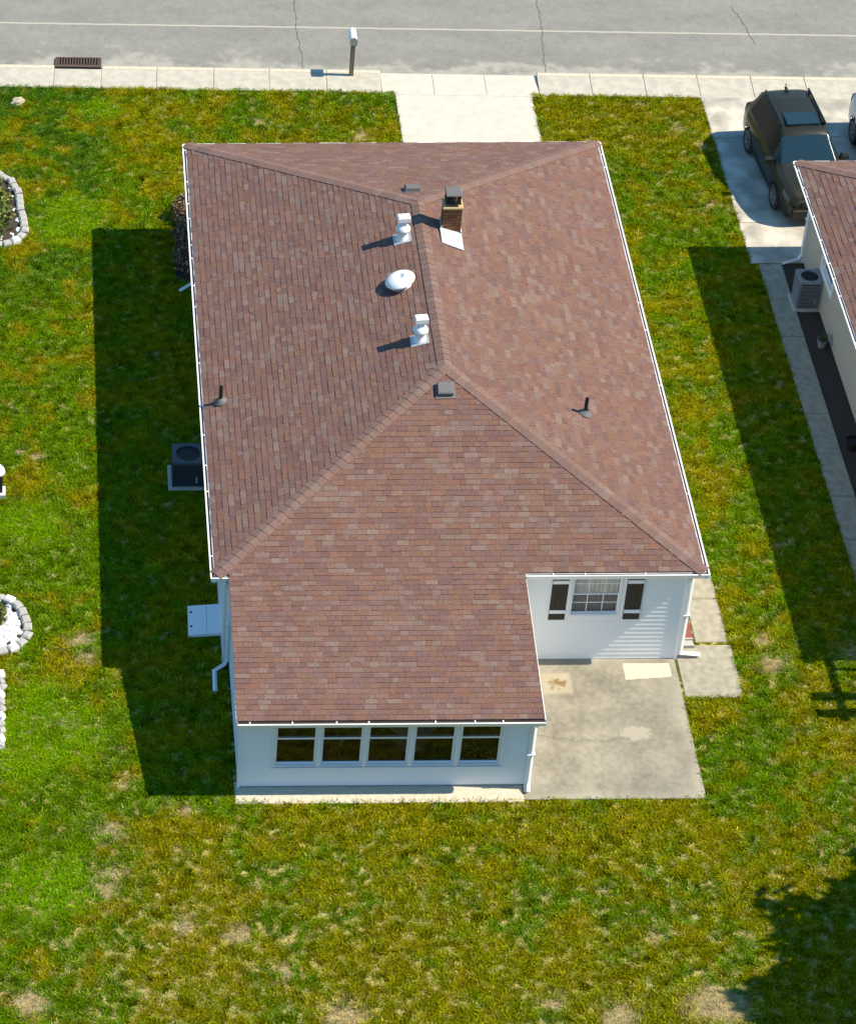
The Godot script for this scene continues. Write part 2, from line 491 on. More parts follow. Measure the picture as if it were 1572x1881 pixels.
func make_street() -> void:
	var turn := -atan(0.04)
	var zx := Vector3(-4.81, 0, -0.012)
	var road := setting("road", zx, turn)
	var st := begin()
	quad(st, Vector3(-60, -0.104, -7.78), Vector3(80, -0.104, -7.78), Vector3(80, -0.104, -17.5), Vector3(-60, -0.104, -17.5))
	obj("asphalt", st, M.asphalt, road)
	st = begin()
	var rp := [Vector3(-3.0, -0.10, -7.79), Vector3(27.0, -0.10, -7.79), Vector3(27.0, -0.10, -12.79), Vector3(-3.0, -0.10, -12.79)]
	for k in [0, 2, 1, 0, 3, 2]:
		st.set_uv(Vector2((rp[k].x + 3.0) / 30.0, (-7.79 - rp[k].z) / 5.0))
		st.add_vertex(rp[k])
	obj("lane", st, road_material(), road)
	st = begin()
	for i in 300:
		var x := -20.0 + i * 0.2
		var j0 := 0.006 * sin(i * 1.3)
		quad(st, Vector3(x, -0.096, -10.05 + j0), Vector3(x + 0.2, -0.096, -10.05 + j0), Vector3(x + 0.2, -0.096, -10.13 + j0), Vector3(x, -0.096, -10.13 + j0))
	obj("lane_line", st, M.paint, road)
	for c in [[Vector2(7.85, -11.9), Vector2(7.9, -9.8), Vector2(8.0, -8.55), Vector2(8.0, -7.8)], [Vector2(14.45, -11.9), Vector2(14.5, -10.6), Vector2(14.42, -9.1), Vector2(14.4, -7.8)], [Vector2(19.7, -11.5), Vector2(19.9, -10.9), Vector2(20.1, -9.6)]]:
		st = begin()
		ribbon(st, c, 0.013, -0.095, rng)
		obj("crack", st, M.tar, road)
	# pavement: slabs with open joints between them, kerb stones on the street side
	var walk := setting("pavement", zx, turn)
	var xs := [-14.0, -11.0, -8.0, -5.0, -2.5, 1.46, 2.70, 4.15, 5.65, 7.1, 8.6, 10.02]
	var xr := [14.12, 15.5, 16.9, 18.3, 19.7, 21.1, 22.6, 24.0, 26.0, 29.0, 33.0]
	for row in [xs, xr]:
		for k in row.size() - 1:
			st = begin()
			slab(st, Vector3(row[k] + 0.003, -0.14, -7.62), Vector3(row[k + 1] - 0.003, 0.025 + 0.004 * (k % 3), -6.70), 0.012)
			obj("paving_slab", st, M.concrete, walk)
			if absf(row[k] - 1.46) > 0.1:
				st = begin()
				slab(st, Vector3(row[k] + 0.006, -0.2, -7.80), Vector3(row[k + 1] - 0.003, 0.030, -7.63), 0.02)
				obj("kerb_stone", st, M.kerb, walk)
	st = begin()
	box(st, Vector3(-30, -0.15, -7.60), Vector3(10.0, 0.008, -6.72))
	box(st, Vector3(14.13, -0.15, -7.60), Vector3(34.0, 0.008, -6.72))
	obj('joint_mortar', st, M.walk, walk)
	for k in 3:
		st = begin()
		var a := 10.03 + k * 1.363
		# the dropped apron in front of the drive
		hexa(st, [Vector3(a + 0.006, -0.2, -6.62), Vector3(a + 1.357, -0.2, -6.62), Vector3(a + 1.357, -0.2, -7.80), Vector3(a + 0.006, -0.2, -7.80), Vector3(a + 0.006, 0.028, -6.62), Vector3(a + 1.357, 0.028, -6.62), Vector3(a + 1.357, -0.07, -7.80), Vector3(a + 0.006, -0.07, -7.80)])
		obj("apron_slab", st, M.drive, walk)
	# drive
	var dr := setting("driveway")
	for k in 3:
		st = begin()
		var z0: float = [-6.22, -3.6, -1.5][k]
		var z1: float = [-3.61, -1.51, 0.33][k]
		slab(st, Vector3(5.80, -0.1, z0), Vector3(9.36, 0.022 + 0.002 * k, z1), 0.015)
		obj("drive_slab", st, M.drive, dr)
	keep_out.append(Rect2(5.78, -6.5, 3.6, 7.0))
	var nd := setting("driveway")
	for k in 4:
		for i in 2:
			st = begin()
			var z0: float = [-6.02, -4.1, -2.2, -0.3][k]
			var z1: float = [-4.11, -2.21, -0.31, 1.40][k]
			slab(st, Vector3(13.72 + i * 2.6, -0.1, z0), Vector3(16.31 + i * 2.6, 0.020 + 0.002 * ((k + i) % 3), z1), 0.015)
			obj("drive_slab", st, M.stained, nd)
	keep_out.append(Rect2(13.72, -6.3, 6.0, 7.9))
	# neighbour's path
	var np := setting("path")
	for k in 12:
		st = begin()
		slab(st, Vector3(13.90, -0.1, 1.46 + k * 1.46), Vector3(14.46, 0.03 + 0.004 * (k % 2), 1.46 + k * 1.46 + 1.448), 0.012)
		obj("path_slab", st, M.walk, np)
	keep_out.append(Rect2(13.88, 1.3, 3.0, 17.6))
	st = begin()
	quad(st, Vector3(14.47, 0.012, 15.3), Vector3(15.0, 0.012, 15.3), Vector3(15.0, 0.012, 1.42), Vector3(14.47, 0.012, 1.42))
	obj("soil_bed", st, M.soil).set_meta("kind", "structure")
	# path beside the house
	var p := setting("path")
	for q in [[10.17, 10.86, 9.6, 12.0], [10.18, 10.86, 12.01, 13.55], [10.17, 10.86, 13.56, 14.90], [9.70, 10.90, 14.99, 16.58]]:
		st = begin()
		slab(st, Vector3(q[0], -0.1, q[2]), Vector3(q[1], 0.022, q[3]), 0.02)
		obj("path_slab", st, M.walk, p)
	keep_out.append(Rect2(9.6, 9.4, 1.28, 7.18))
	st = begin()
	patch(st, [Vector2(9.67, 9.6), Vector2(9.67, 14.80), Vector2(10.14, 14.80), Vector2(10.16, 13.5), Vector2(10.15, 9.6)], 0.028)
	obj("mulch_bed", st, M.mulch).set_meta("kind", "structure")
	make_patio()

func road_material() -> StandardMaterial3D:
	# worn asphalt: stone grain, oily wheel tracks, sand swept up along the kerb
	var nx := 1500
	var nz := 250
	var a := FastNoiseLite.new(); a.seed = 91; a.frequency = 0.35; a.fractal_octaves = 4
	var b := FastNoiseLite.new(); b.seed = 92; b.frequency = 2.2; b.fractal_octaves = 4
	var r := RandomNumberGenerator.new()
	r.seed = 93
	var by := PackedByteArray()
	by.resize(nx * nz * 3)
	for j in nz:
		var z := 5.0 * (j + 0.5) / nz
		for i in nx:
			var x := 30.0 * (i + 0.5) / nx
			var u := a.get_noise_2d(x, z * 2.5)
			var v := b.get_noise_2d(x, z)
			var g := r.randf()
			var k := 0.222 + u * 0.030 + v * 0.022 + (g - 0.5) * 0.07
			var c := Color(k, k * 0.972, k * 0.868)
			var sand := 1.0 - smooth(0.02, 0.95, z - u * 0.9 - v * 0.45)
			sand = clampf(sand * 1.1 - 0.25 * g, 0.0, 1.0)
			var sk := 0.36 + v * 0.05 + (g - 0.5) * 0.08
			c = c.lerp(Color(sk, sk * 0.93, sk * 0.80), sand * 0.75)
			var o := (j * nx + i) * 3
			by[o] = int(255.0 * pow(c.r, 0.4545))
			by[o + 1] = int(255.0 * pow(c.g, 0.4545))
			by[o + 2] = int(255.0 * pow(c.b, 0.4545))
	var m := material(Color.WHITE, 0.95)
	m.albedo_texture = ImageTexture.create_from_image(Image.create_from_data(nx, nz, false, Image.FORMAT_RGB8, by))
	m.texture_repeat = false
	return m

func make_patio() -> void:
	# concrete of the patio: stains, mended patches and rust, as they lie in the slab
	var n := 560
	var a := FastNoiseLite.new(); a.seed = 81; a.frequency = 0.9; a.fractal_octaves = 4
	var b := FastNoiseLite.new(); b.seed = 82; b.frequency = 5.0; b.fractal_octaves = 3
	var by := PackedByteArray()
	by.resize(n * n * 3)
	var x0 := 5.5; var z0 := 15.3; var size := 4.4
	var r := RandomNumberGenerator.new()
	r.seed = 9
	for j in n:
		var z := z0 + size * (j + 0.5) / n
		for i in n:
			var x := x0 + size * (i + 0.5) / n
			var u := a.get_noise_2d(x, z)
			var v := b.get_noise_2d(x, z)
			var k := 0.41 + u * 0.15 + v * 0.09 + (r.randf() - 0.5) * 0.07
			# worn pale margin where the trowelled skin has gone
			var edge := minf(minf(9.62 - x, 19.45 - z), minf(x - 6.25, z - 15.42) + 0.12)
			k += 0.13 * (1.0 - smooth(0.02, 0.26, edge + v * 0.22))
			# mended rectangle and irregular mortar patch
			if x > 8.57 - (z - 15.5) * 0.02 and x < 9.52 and z > 15.56 + v * 0.01 and z < 16.06 - (x - 8.6) * 0.10 + v * 0.02:
				k = 0.92 + v * 0.05
			var q := Vector2((x - 8.52) * 0.8, (z - 17.62) * 1.25).length() + v * 0.10 + u * 0.08
			k = lerpf(k, 0.58, 1.0 - smooth(0.20, 0.27, q))
			# hair crack running across
			var cr := absf(z - (17.55 + 0.30 * sin((x - 6.3) * 1.2) + v * 0.12))
			if x < 8.4:
				k *= 1.0 - 0.25 * (1.0 - smooth(0.0, 0.05, cr))
			var cr2 := absf(x - (7.72 + 0.10 * sin((z - 17.0) * 2.0) + v * 0.10))
			if z > 17.8:
				k *= 1.0 - 0.16 * (1.0 - smooth(0.0, 0.04, cr2))
			k = clampf(k, 0.12, 0.95)
			k *= 0.62
			var c := Color(k, k * 0.90, k * 0.69)
			var rust := 1.0 - smooth(0.05, 0.17, Vector2((x - 7.13) * 0.8, z - 16.15).length() + v * 0.14)
			var halo := 1.0 - smooth(0.25, 0.36, maxf(absf(x - 7.12), absf(z - 16.15)) + v * 0.05)
			c = c.lerp(Color(0.50, 0.43, 0.29), halo * 0.5)
			c = c.lerp(Color(0.20, 0.115, 0.035), rust * 0.9)
			var o := (j * n + i) * 3
			by[o] = int(255.0 * pow(c.r, 0.4545))
			by[o + 1] = int(255.0 * pow(c.g, 0.4545))
			by[o + 2] = int(255.0 * pow(c.b, 0.4545))
	var m := material(Color.WHITE, 0.95)
	m.albedo_texture = ImageTexture.create_from_image(Image.create_from_data(n, n, false, Image.FORMAT_RGB8, by))
	m.texture_repeat = false
	var p := setting("patio")
	for s in [[6.08, 15.41, 9.65, 19.46]]:
		var st := begin()
		var q := [Vector3(s[0], 0.035, s[3]), Vector3(s[2], 0.035, s[3]), Vector3(s[2], 0.035, s[1]), Vector3(s[0], 0.035, s[1])]
		for k in [0, 2, 1, 0, 3, 2]:
			st.set_uv(Vector2((q[k].x - x0) / size, (q[k].z - z0) / size))
			st.add_vertex(q[k])
		for k in 4:
			var e: Vector3 = q[k]
			var f: Vector3 = q[(k + 1) % 4]
			for v in [e + Vector3.DOWN * 0.1, f, f + Vector3.DOWN * 0.1, e + Vector3.DOWN * 0.1, e, f]:
				st.set_uv(Vector2((v.x - x0) / size, (v.z - z0) / size))
				st.add_vertex(v)
		obj("patio_slab", st, m, p)
	var st := begin()
	slab(st, Vector3(0.38, -0.1, 18.9), Vector3(6.07, 0.038, 19.52), 0.015)
	obj("footing_slab", st, M.kerb, p)
	keep_out.append(Rect2(0.36, 15.4, 9.30, 4.08))
	keep_out.append(Rect2(0.33, 0.33, 9.34, 15.3))

# ---------------------------------------------------------------- roof
const TONES := [Color(0.206, 0.110, 0.087), Color(0.227, 0.125, 0.100), Color(0.193, 0.100, 0.080), Color(0.230, 0.137, 0.110), Color(0.215, 0.120, 0.086), Color(0.243, 0.162, 0.133), Color(0.199, 0.116, 0.103), Color(0.223, 0.113, 0.080), Color(0.183, 0.100, 0.087), Color(0.226, 0.149, 0.126)]

func tone() -> int:
	var t := rng.randf()
	if t < 0.055: return 5
	if t < 0.13: return 9
	if t < 0.19: return 3
	return [0, 1, 2, 4, 6, 7, 8][rng.randi() % 7]

func emit_tab(st: SurfaceTool, o: Vector3, u: Vector3, v: Vector3, n: Vector3, pts: PackedVector2Array, v0: float, e: float, c: Color) -> void:
	st.set_color(c)
	var thick := 0.003 + 0.011 * fposmod(c.r * 913.0 + c.g * 377.0, 1.0)
	if Geometry2D.is_polygon_clockwise(pts):
		pts.reverse()
	var hi: Array[Vector3] = []
	var lo: Array[Vector3] = []
	for p in pts:
		var h := thick * (1.0 - (p.y - v0) / e) + 0.004
		hi.append(o + u * p.x + v * p.y + n * h)
		lo.append(o + u * p.x + v * p.y - n * 0.004)
	for k in range(1, pts.size() - 1):
		tri(st, hi[0], hi[k], hi[k + 1])
	for k in pts.size():
		var j := (k + 1) % pts.size()
		quad(st, lo[k], lo[j], hi[j], hi[k])

func shingle_plane(st: SurfaceTool, o: Vector3, u: Vector3, v: Vector3, poly: PackedVector2Array, e: float, first := 0) -> int:
	var n := u.cross(v).normalized()
	var vmax := 0.0
	var umax := 0.0
	for p in poly:
		vmax = maxf(vmax, p.y)
		umax = maxf(umax, p.x)
	var count := 0
	var row := first
	while row * e < vmax:
		var x := -rng.randf() * 0.3
		while x < umax:
			var w: float = [0.13, 0.18, 0.24, 0.30][rng.randi() % 4]
			var r := PackedVector2Array([Vector2(x, row * e), Vector2(x + w - 0.003, row * e), Vector2(x + w - 0.003, row * e + e), Vector2(x, row * e + e)])
			var c: Color = TONES[tone()] * rng.randf_range(0.93, 1.07)
			for piece in Geometry2D.intersect_polygons(r, poly):
				if piece.size() >= 3:
					emit_tab(st, o, u, v, n, piece, row * e, e, c)
					count += 1
			x += w
		row += 1
	return count

func cap_run(parent: Node, a: Vector3, b: Vector3, l: Vector3, r: Vector3) -> void:
	# hip or ridge shingles lapped up the line from a to b; l and r point down the two slopes
	var len := (b - a).length()
	var e := 0.2
	var n := int(len / e)
	e = len / n
	var w := (b - a).normalized()
	var up := Vector3.UP
	for k in n:
		var st := begin()
		st.set_color(TONES[tone()].lerp(TONES[9], 0.5) * rng.randf_range(1.02, 1.14))
		var p := a + w * (k * e)
		var q := a + w * (k * e + e + 0.03)
		var hp := up * 0.024
		var hq := up * 0.012
		var wl := l * 0.16
		var wr := r * 0.16
		# outer faces and the thick lower edge
		quad(st, p + wl + hp * 0.7, q + wl + hq * 0.7, q + hq, p + hp)
		quad(st, p + hp, q + hq, q + wr + hq * 0.7, p + wr + hp * 0.7)
		quad(st, p + wl, p + wl + hp * 0.7, p + hp, p)
		quad(st, p, p + hp, p + wr + hp * 0.7, p + wr)
		quad(st, p + wl, q + wl, q + wl + hq * 0.7, p + wl + hp * 0.7)
		quad(st, p + wr, p + wr + hp * 0.7, q + wr + hq * 0.7, q + wr)
		obj("cap_shingle", st, M.shingle, parent)

func hip_roof(parent: Node, w: float, d: float, rx: float, rz1: float, rz2: float, e: float) -> Node3D:
	# eaves rectangle 0..w, 0..d at height H, drawn in by 9 cm behind the gutters
	var g := 0.085
	var roof := node("roof", parent)
	var k := (RY - H) / rx
	var A := Vector3(g, H, g * 0.4)
	var B := Vector3(w - g, H, g * 0.4)
	var C := Vector3(w - g, H, d - g)
	var E := Vector3(g, H, d - g)
	var P := Vector3(rx, RY, rz1)
	var Q := Vector3(rx, RY, rz2)
	var st := begin()
	quad(st, E, Q, P, A)
	quad(st, C, B, P, Q)
	tri(st, E, C, Q)
	tri(st, B, A, P)
	quad(st, A + Vector3.DOWN * 0.03, B + Vector3.DOWN * 0.03, C + Vector3.DOWN * 0.03, E + Vector3.DOWN * 0.03)
	obj("roof_deck", st, M.deck, roof)
	st = begin()
	for f in [[E, C, Q, Q], [A, E, Q, P], [C, B, P, Q], [B, A, P, P]]:
		var o: Vector3 = f[0]
		var u: Vector3 = (f[1] - f[0]).normalized()
		var v: Vector3 = (f[2] - o) - u * (f[2] - o).dot(u)
		v = v.normalized()
		var poly := PackedVector2Array()
		for c in f:
			var q := Vector2((c - o).dot(u), (c - o).dot(v))
			if poly.size() == 0 or poly[-1].distance_to(q) > 0.01:
				poly.append(q)
		shingle_plane(st, o, u, v, poly, e)
	var s := obj("shingles", st, M.shingle, roof)
	s.set_meta("kind", "stuff")
	var dl := Vector3(-rx, -(RY - H), 0).normalized()
	var dr := Vector3(w - rx, -(RY - H), 0).normalized()
	var df := Vector3(0, -(RY - H), -rz1).normalized()
	var db := Vector3(0, -(RY - H), d - rz2).normalized()
	var lift := Vector3.UP * 0.010
	for c in [[E, Q, dl, db, 1], [C, Q, db, dr, 1], [A, P, df, dl, 1], [B, P, dr, df, 1], [Q, P, dl, dr, 0]]:
		var a: Vector3 = c[0] + lift
		var b: Vector3 = c[1] + lift
		var t := (b - a).normalized()
		# across the line, lying in each slope
		var l: Vector3 = (c[2] - t * t.dot(c[2])).normalized()
		var r: Vector3 = (c[3] - t * t.dot(c[3])).normalized()
		cap_run(roof, a, b, l, r)
	return roof

# ---------------------------------------------------------------- walls, windows, gutters
func board_mesh(length: float, e: float) -> ArrayMesh:   # a lap board along x, face to +z, lower edge proud
	var st := begin()
	var p := [Vector3(0, 0, 0.0135), Vector3(length, 0, 0.0135), Vector3(length, 0, 0), Vector3(0, 0, 0), Vector3(0, e, 0.002), Vector3(length, e, 0.002), Vector3(length, e, 0), Vector3(0, e, 0)]
	hexa(st, p)
	st.generate_normals()
	return st.commit()

func wall(parent: Node, at: Transform3D, length: float, height: float, openings: Array, m: Material, called := "wall") -> Node3D:
	# a wall whose outside is local +z at z = 0; openings [x0, x1, y0, y1] share one height range or stand apart
	var w := node(called, parent)
	w.transform = at
	var xs := [0.0, length]
	for o in openings:
		xs.append(o[0]); xs.append(o[1])
	xs.sort()
	var st := begin()
	for k in xs.size() - 1:
		var xm: float = (xs[k] + xs[k + 1]) / 2.0
		var hole = null
		for o in openings:
			if xm > o[0] and xm < o[1]:
				hole = o
		if hole == null:
			box(st, Vector3(xs[k], 0, -0.12), Vector3(xs[k + 1], height, -0.001))
		else:
			box(st, Vector3(xs[k], 0, -0.12), Vector3(xs[k + 1], hole[2], -0.001))
			if hole[3] < height:
				box(st, Vector3(xs[k], hole[3], -0.12), Vector3(xs[k + 1], height, -0.001))
	obj("wall_core", st, m, w)
	var e := 0.115
	var rows := int(height / e)
	var cache := {}
	for r in rows:
		var y := 0.03 + r * e
		var cuts := [0.0]
		for o in openings:
			if y + e > o[2] and y < o[3]:
				cuts.append(o[0]); cuts.append(o[1])
		cuts.append(length)
		for k in range(0, cuts.size(), 2):
			var a: float = cuts[k]
			var b: float = cuts[k + 1]
			if b - a < 0.02:
				continue
			var key := snappedf(b - a, 0.001)
			if not cache.has(key):
				cache[key] = board_mesh(b - a, e)
			inst("siding_board", cache[key], m, w, Transform3D(Basis.IDENTITY, Vector3(a, y, 0.0)))
	return w

func frame_bars(st: SurfaceTool, x0: float, x1: float, y0: float, y1: float, t: float, z0: float, z1: float) -> void:
	box(st, Vector3(x0, y0, z0), Vector3(x0 + t, y1, z1))
	box(st, Vector3(x1 - t, y0, z0), Vector3(x1, y1, z1))
	box(st, Vector3(x0 + t, y0, z0), Vector3(x1 - t, y0 + t, z1))
	box(st, Vector3(x0 + t, y1 - t, z0), Vector3(x1 - t, y1, z1))

func sash_window(parent: Node, at: Transform3D, x0: float, x1: float, y0: float, y1: float, ym: float, muntins: int, rail := 0.04, pane: Material = null) -> Node3D:
	var w := node("window", parent)
	w.transform = at
	var st := begin()
	frame_bars(st, x0, x1, y0, y1, 0.03, -0.10, 0.028)
	obj("frame", st, M.white, w)
	var i0 := x0 + 0.031
	var i1 := x1 - 0.031
	for s in 2:
		var a: float = y0 + 0.031 if s == 0 else ym - rail * 0.5
		var b: float = ym + rail * 0.5 if s == 0 else y1 - 0.031
		var z := -0.045 if s == 0 else -0.015
		st = begin()
		frame_bars(st, i0, i1, a, b, rail * 0.8, z - 0.012, z + 0.012)
		for k in range(1, muntins):
			var mx := lerpf(i0, i1, float(k) / muntins)
			box(st, Vector3(mx - 0.008, a + rail, z - 0.003), Vector3(mx + 0.008, b - rail, z + 0.008))
		if muntins > 1:
			var my := (a + b) * 0.5
			box(st, Vector3(i0 + rail, my - 0.008, z - 0.005), Vector3(i1 - rail, my + 0.008, z + 0.007))
		obj("sash", st, M.white, w)
		st = begin()
		box(st, Vector3(i0 + rail * 0.7, a + rail * 0.7, z - 0.003), Vector3(i1 - rail * 0.7, b - rail * 0.7, z + 0.001))
		obj("pane", st, pane if pane else M.glass, w)
	return w

func gutter(parent: Node, a: Vector3, b: Vector3, out: Vector3, every := 0.0) -> void:
	# a K-shaped channel from a to b along the eave; out points away from the house
	var g := node("gutter", parent)
	var prof := [[0.0, -0.035], [0.0, -0.115], [0.07, -0.115], [0.10, -0.045], [0.112, 0.0], [0.082, 0.0], [0.080, -0.012], [0.080, -0.040], [0.062, -0.107], [0.008, -0.107], [0.008, -0.035]]
	var st := begin()
	for k in prof.size():
		var p: Array = prof[k]
		var q: Array = prof[(k + 1) % prof.size()]
		var p3: Vector3 = out * p[0] + Vector3.UP * p[1]
		var q3: Vector3 = out * q[0] + Vector3.UP * q[1]
		quad(st, a + p3, a + q3, b + q3, b + p3)
	for e in [a, b]:
		for k in range(1, 5):
			tri(st, e, e + out * prof[k - 1][0] + Vector3.UP * prof[k - 1][1], e + out * prof[k][0] + Vector3.UP * prof[k][1])
	obj("channel", st, M.white, g)
	st = begin()
	var w := (b - a).normalized()
	var d0 := a + w * 0.02
	var d1 := b - w * 0.02
	quad(st, d0 + out * 0.006 + Vector3.DOWN * 0.025, d1 + out * 0.006 + Vector3.DOWN * 0.025, d1 + out * 0.081 + Vector3.DOWN * 0.030, d0 + out * 0.081 + Vector3.DOWN * 0.030)
	obj("leaf_litter", st, M.soil, g)
	if every > 0.0:
		var n := int((b - a).length() / every)
		for k in n:
			if rng.randf() < 0.35:
				continue
			var c := a + w * (k + 0.2 + 0.6 * rng.randf()) * every
			st = begin()
			var t := Transform3D(Basis(w, Vector3.UP, out if w.cross(Vector3.UP).dot(out) > 0 else out), c)
			box(st, Vector3(-0.012, -0.012, 0.02), Vector3(0.012, 0.003, 0.10), t)
			obj("hanger", st, M.white, g)

func downspout(parent: Node, pts: Array, w := 0.045) -> void:
	var d := node("downspout", parent)
	var st := begin()
	tube(st, pts, w, 4)
	obj("pipe", st, M.pvc, d)
	st = begin()
	var a: Vector3 = pts[1]
	var b: Vector3 = pts[2]
	var c := a.lerp(b, 0.5)
	box(st, c - Vector3(w * 1.3, 0.015, w * 1.3), c + Vector3(w * 1.3, 0.015, w * 1.3))
	obj("strap", st, M.white, d)

# ---------------------------------------------------------------- the house
func make_house() -> void:
	var h := thing("house", "white-sided bungalow with brown hip roof and rear sunroom, mid-picture", "house")
	var roof := hip_roof(h, W, D, RX, RZ1, RZ2, 0.130)
	# sunroom roof: the nearest courses are single shingles
	var s0 := Vector3(0.36, 2.640, 15.63)
	var s1 := Vector3(6.30, 2.640, 15.63)
	var e0 := Vector3(0.36, 2.075, 19.305)
	var e1 := Vector3(6.30, 2.075, 19.305)
	var st := begin()
	var dn := Vector3.DOWN * 0.07
	hexa(st, [e0 + dn, e1 + dn, s1 + dn, s0 + dn, e0, e1, s1, s0])
	obj("sunroom_deck", st, M.deck, roof)
	var u := Vector3.RIGHT
	var v := (s0 - e0).normalized()
	var n := u.cross(v)
	var e := 0.130
	var tabs := {}
	var count := 0
	var first := 10
	for row in first:
		var x := 0.0
		while x < 5.94 - 0.02:
			var w: float = [0.13, 0.18, 0.24, 0.30][rng.randi() % 4]
			w = minf(w, 5.94 - x)
			if 5.94 - x - w < 0.08:
				w = 5.94 - x
			var t := tone()
			var key := "%.2f %d" % [w, t]
			if not tabs.has(key):
				var ts := begin()
				emit_tab(ts, Vector3.ZERO, Vector3.RIGHT, Vector3.UP, Vector3.BACK, PackedVector2Array([Vector2(0, 0), Vector2(w - 0.003, 0), Vector2(w - 0.003, e), Vector2(0, e)]), 0.0, e, TONES[t])
				ts.generate_normals()
				tabs[key] = ts.commit()
			inst("shingle", tabs[key], M.shingle, roof, Transform3D(Basis(u, v, n), e0 + u * x + v * (row * e)))
			count += 1
			x += w
	st = begin()
	shingle_plane(st, e0, u, v, PackedVector2Array([Vector2(0, 0), Vector2(5.94, 0), Vector2(5.94, (s0 - e0).length()), Vector2(0, (s0 - e0).length())]), e, first)
	obj("sunroom_shingles", st, M.shingle, roof).set_meta("kind", "stuff")
	print("single shingles ", count)
	# rake boards of the sunroom roof
	for x in [0.345, 6.285]:
		st = begin()
		hexa(st, [Vector3(x, 1.94, 19.31), Vector3(x + 0.03, 1.94, 19.31), Vector3(x + 0.03, 2.44, 15.8), Vector3(x, 2.44, 15.8), Vector3(x, 2.07, 19.31), Vector3(x + 0.03, 2.07, 19.31), Vector3(x + 0.03, 2.58, 15.8), Vector3(x, 2.58, 15.8)])
		obj("rake_board", st, M.white, roof)
	# ceiling and soffit of the main house, fascia round it
	st = begin()
	box(st, Vector3(0.07, 2.46, 0.06), Vector3(9.93, 2.48, 15.40))
	box(st, Vector3(6.31, 2.46, 15.401), Vector3(9.93, 2.48, 15.65))
	box(st, Vector3(0.07, 2.46, 15.401), Vector3(0.35, 2.48, 15.65))
	obj("soffit", st, M.white, h)
	st = begin()
	box(st, Vector3(0.062, 2.45, 0.05), Vector3(0.08, 2.62, 15.67))
	box(st, Vector3(9.92, 2.45, 0.05), Vector3(9.938, 2.62, 15.67))
	box(st, Vector3(0.082, 2.45, 15.652), Vector3(0.35, 2.60, 15.67))
	box(st, Vector3(6.31, 2.45, 15.652), Vector3(9.918, 2.60, 15.67))
	box(st, Vector3(0.082, 2.45, 0.03), Vector3(9.918, 2.62, 0.048))
	box(st, Vector3(0.38, 1.93, 19.28), Vector3(6.28, 2.07, 19.298))
	obj("fascia", st, M.white, h)
	st = begin()
	box(st, Vector3(0.34, -0.1, 0.34), Vector3(9.66, 0.05, 15.40))
	box(st, Vector3(0.47, -0.1, 15.42), Vector3(6.19, 0.055, 19.05))
	obj("foundation", st, M.walk, h)
	# walls; local +z is the outside
	var rear := wall(h, Transform3D(Basis.IDENTITY, Vector3(6.21, 0.02, 15.41)), 3.44, 2.44, [[1.06, 2.22, 1.18, 2.42]], M.siding, "wall")
	st = begin()
	frame_bars(st, 1.05, 2.23, 1.17, 2.43, 0.075, 0.0, 0.035)
	obj("window_trim", st, M.white, rear)
	sash_window(h, rear.transform, 1.13, 2.15, 1.24, 2.40, 1.80, 3, 0.03, M.glass_clear)
	for x in [0.72, 2.24]:
		st = begin()
		box(st, Vector3(x, 1.14, 0.018), Vector3(x + 0.33, 2.42, 0.040))
		for k in 3:
			box(st, Vector3(x + 0.008 + k * 0.107, 1.145, 0.040), Vector3(x + 0.102 + k * 0.107, 2.415, 0.046))
		var sh := obj("shutter", st, M.shutter, h)
		sh.transform = rear.transform
		for y in [1.33, 2.13]:
			st = begin()
			box(st, Vector3(x + 0.003, y, 0.046), Vector3(x + 0.327, y + 0.085, 0.062))
			obj("batten", st, M.batten, sh)
	st = begin()
	for k in 40:   # net curtain behind the panes
		var xa := 1.16 + k * 0.024
		var za := -0.13 + 0.02 * sin(k * 1.5)
		var zb := -0.13 + 0.02 * sin((k + 1) * 1.5)
		quad(st, Vector3(xa, 1.74, za), Vector3(xa + 0.024, 1.74, zb), Vector3(xa + 0.024, 2.40, zb), Vector3(xa, 2.40, za))
	obj("curtain", st, material(lin(0.80, 0.80, 0.74), 0.9), h).transform = rear.transform
	st = begin()
	for k in 40:
		var xa := 1.16 + k * 0.024
		var za := -0.155 + 0.012 * sin(k * 2.1)
		var zb := -0.155 + 0.012 * sin((k + 1) * 2.1)
		quad(st, Vector3(xa, 1.22, za), Vector3(xa + 0.024, 1.22, zb), Vector3(xa + 0.024, 1.735, zb), Vector3(xa, 1.735, za))
	obj("lace_curtain", st, grained(lin(0.10, 0.11, 0.12), lin(0.34, 0.35, 0.36), 33, 0.06, 0.5, 0.9, 0.9), h).transform = rear.transform
	wall(h, Transform3D(Basis(Vector3.UP, -PI / 2), Vector3(0.33, 0.02, 0.33)), 15.08, 2.44, [], M.siding, "wall")
	wall(h, Transform3D(Basis(Vector3.UP, PI / 2), Vector3(9.67, 0.02, 15.41)), 15.08, 2.44, [], M.siding, "wall")
	wall(h, Transform3D(Basis(Vector3.UP, PI), Vector3(9.66, 0.02, 0.33)), 9.32, 2.44, [], M.siding, "wall")
	st = begin()
	for c in [[9.64, 15.385], [9.64, 0.30], [0.30, 0.30], [0.30, 15.385]]:
		box(st, Vector3(c[0], 0.02, c[1]), Vector3(c[0] + 0.058, 2.45, c[1] + 0.058))
	obj("corner_post", st, M.white, h)
	# sunroom
	var sr := wall(h, Transform3D(Basis.IDENTITY, Vector3(0.46, 0.06, 19.06)), 5.74, 1.92, [[0.64, 5.14, 0.55, 1.78]], M.siding, "sunroom_wall")
	for k in 5:
		sash_window(h, sr.transform, 0.655 + k * 0.9, 0.655 + k * 0.9 + 0.87, 0.56, 1.77, 1.30, 1, 0.05)
	st = begin()
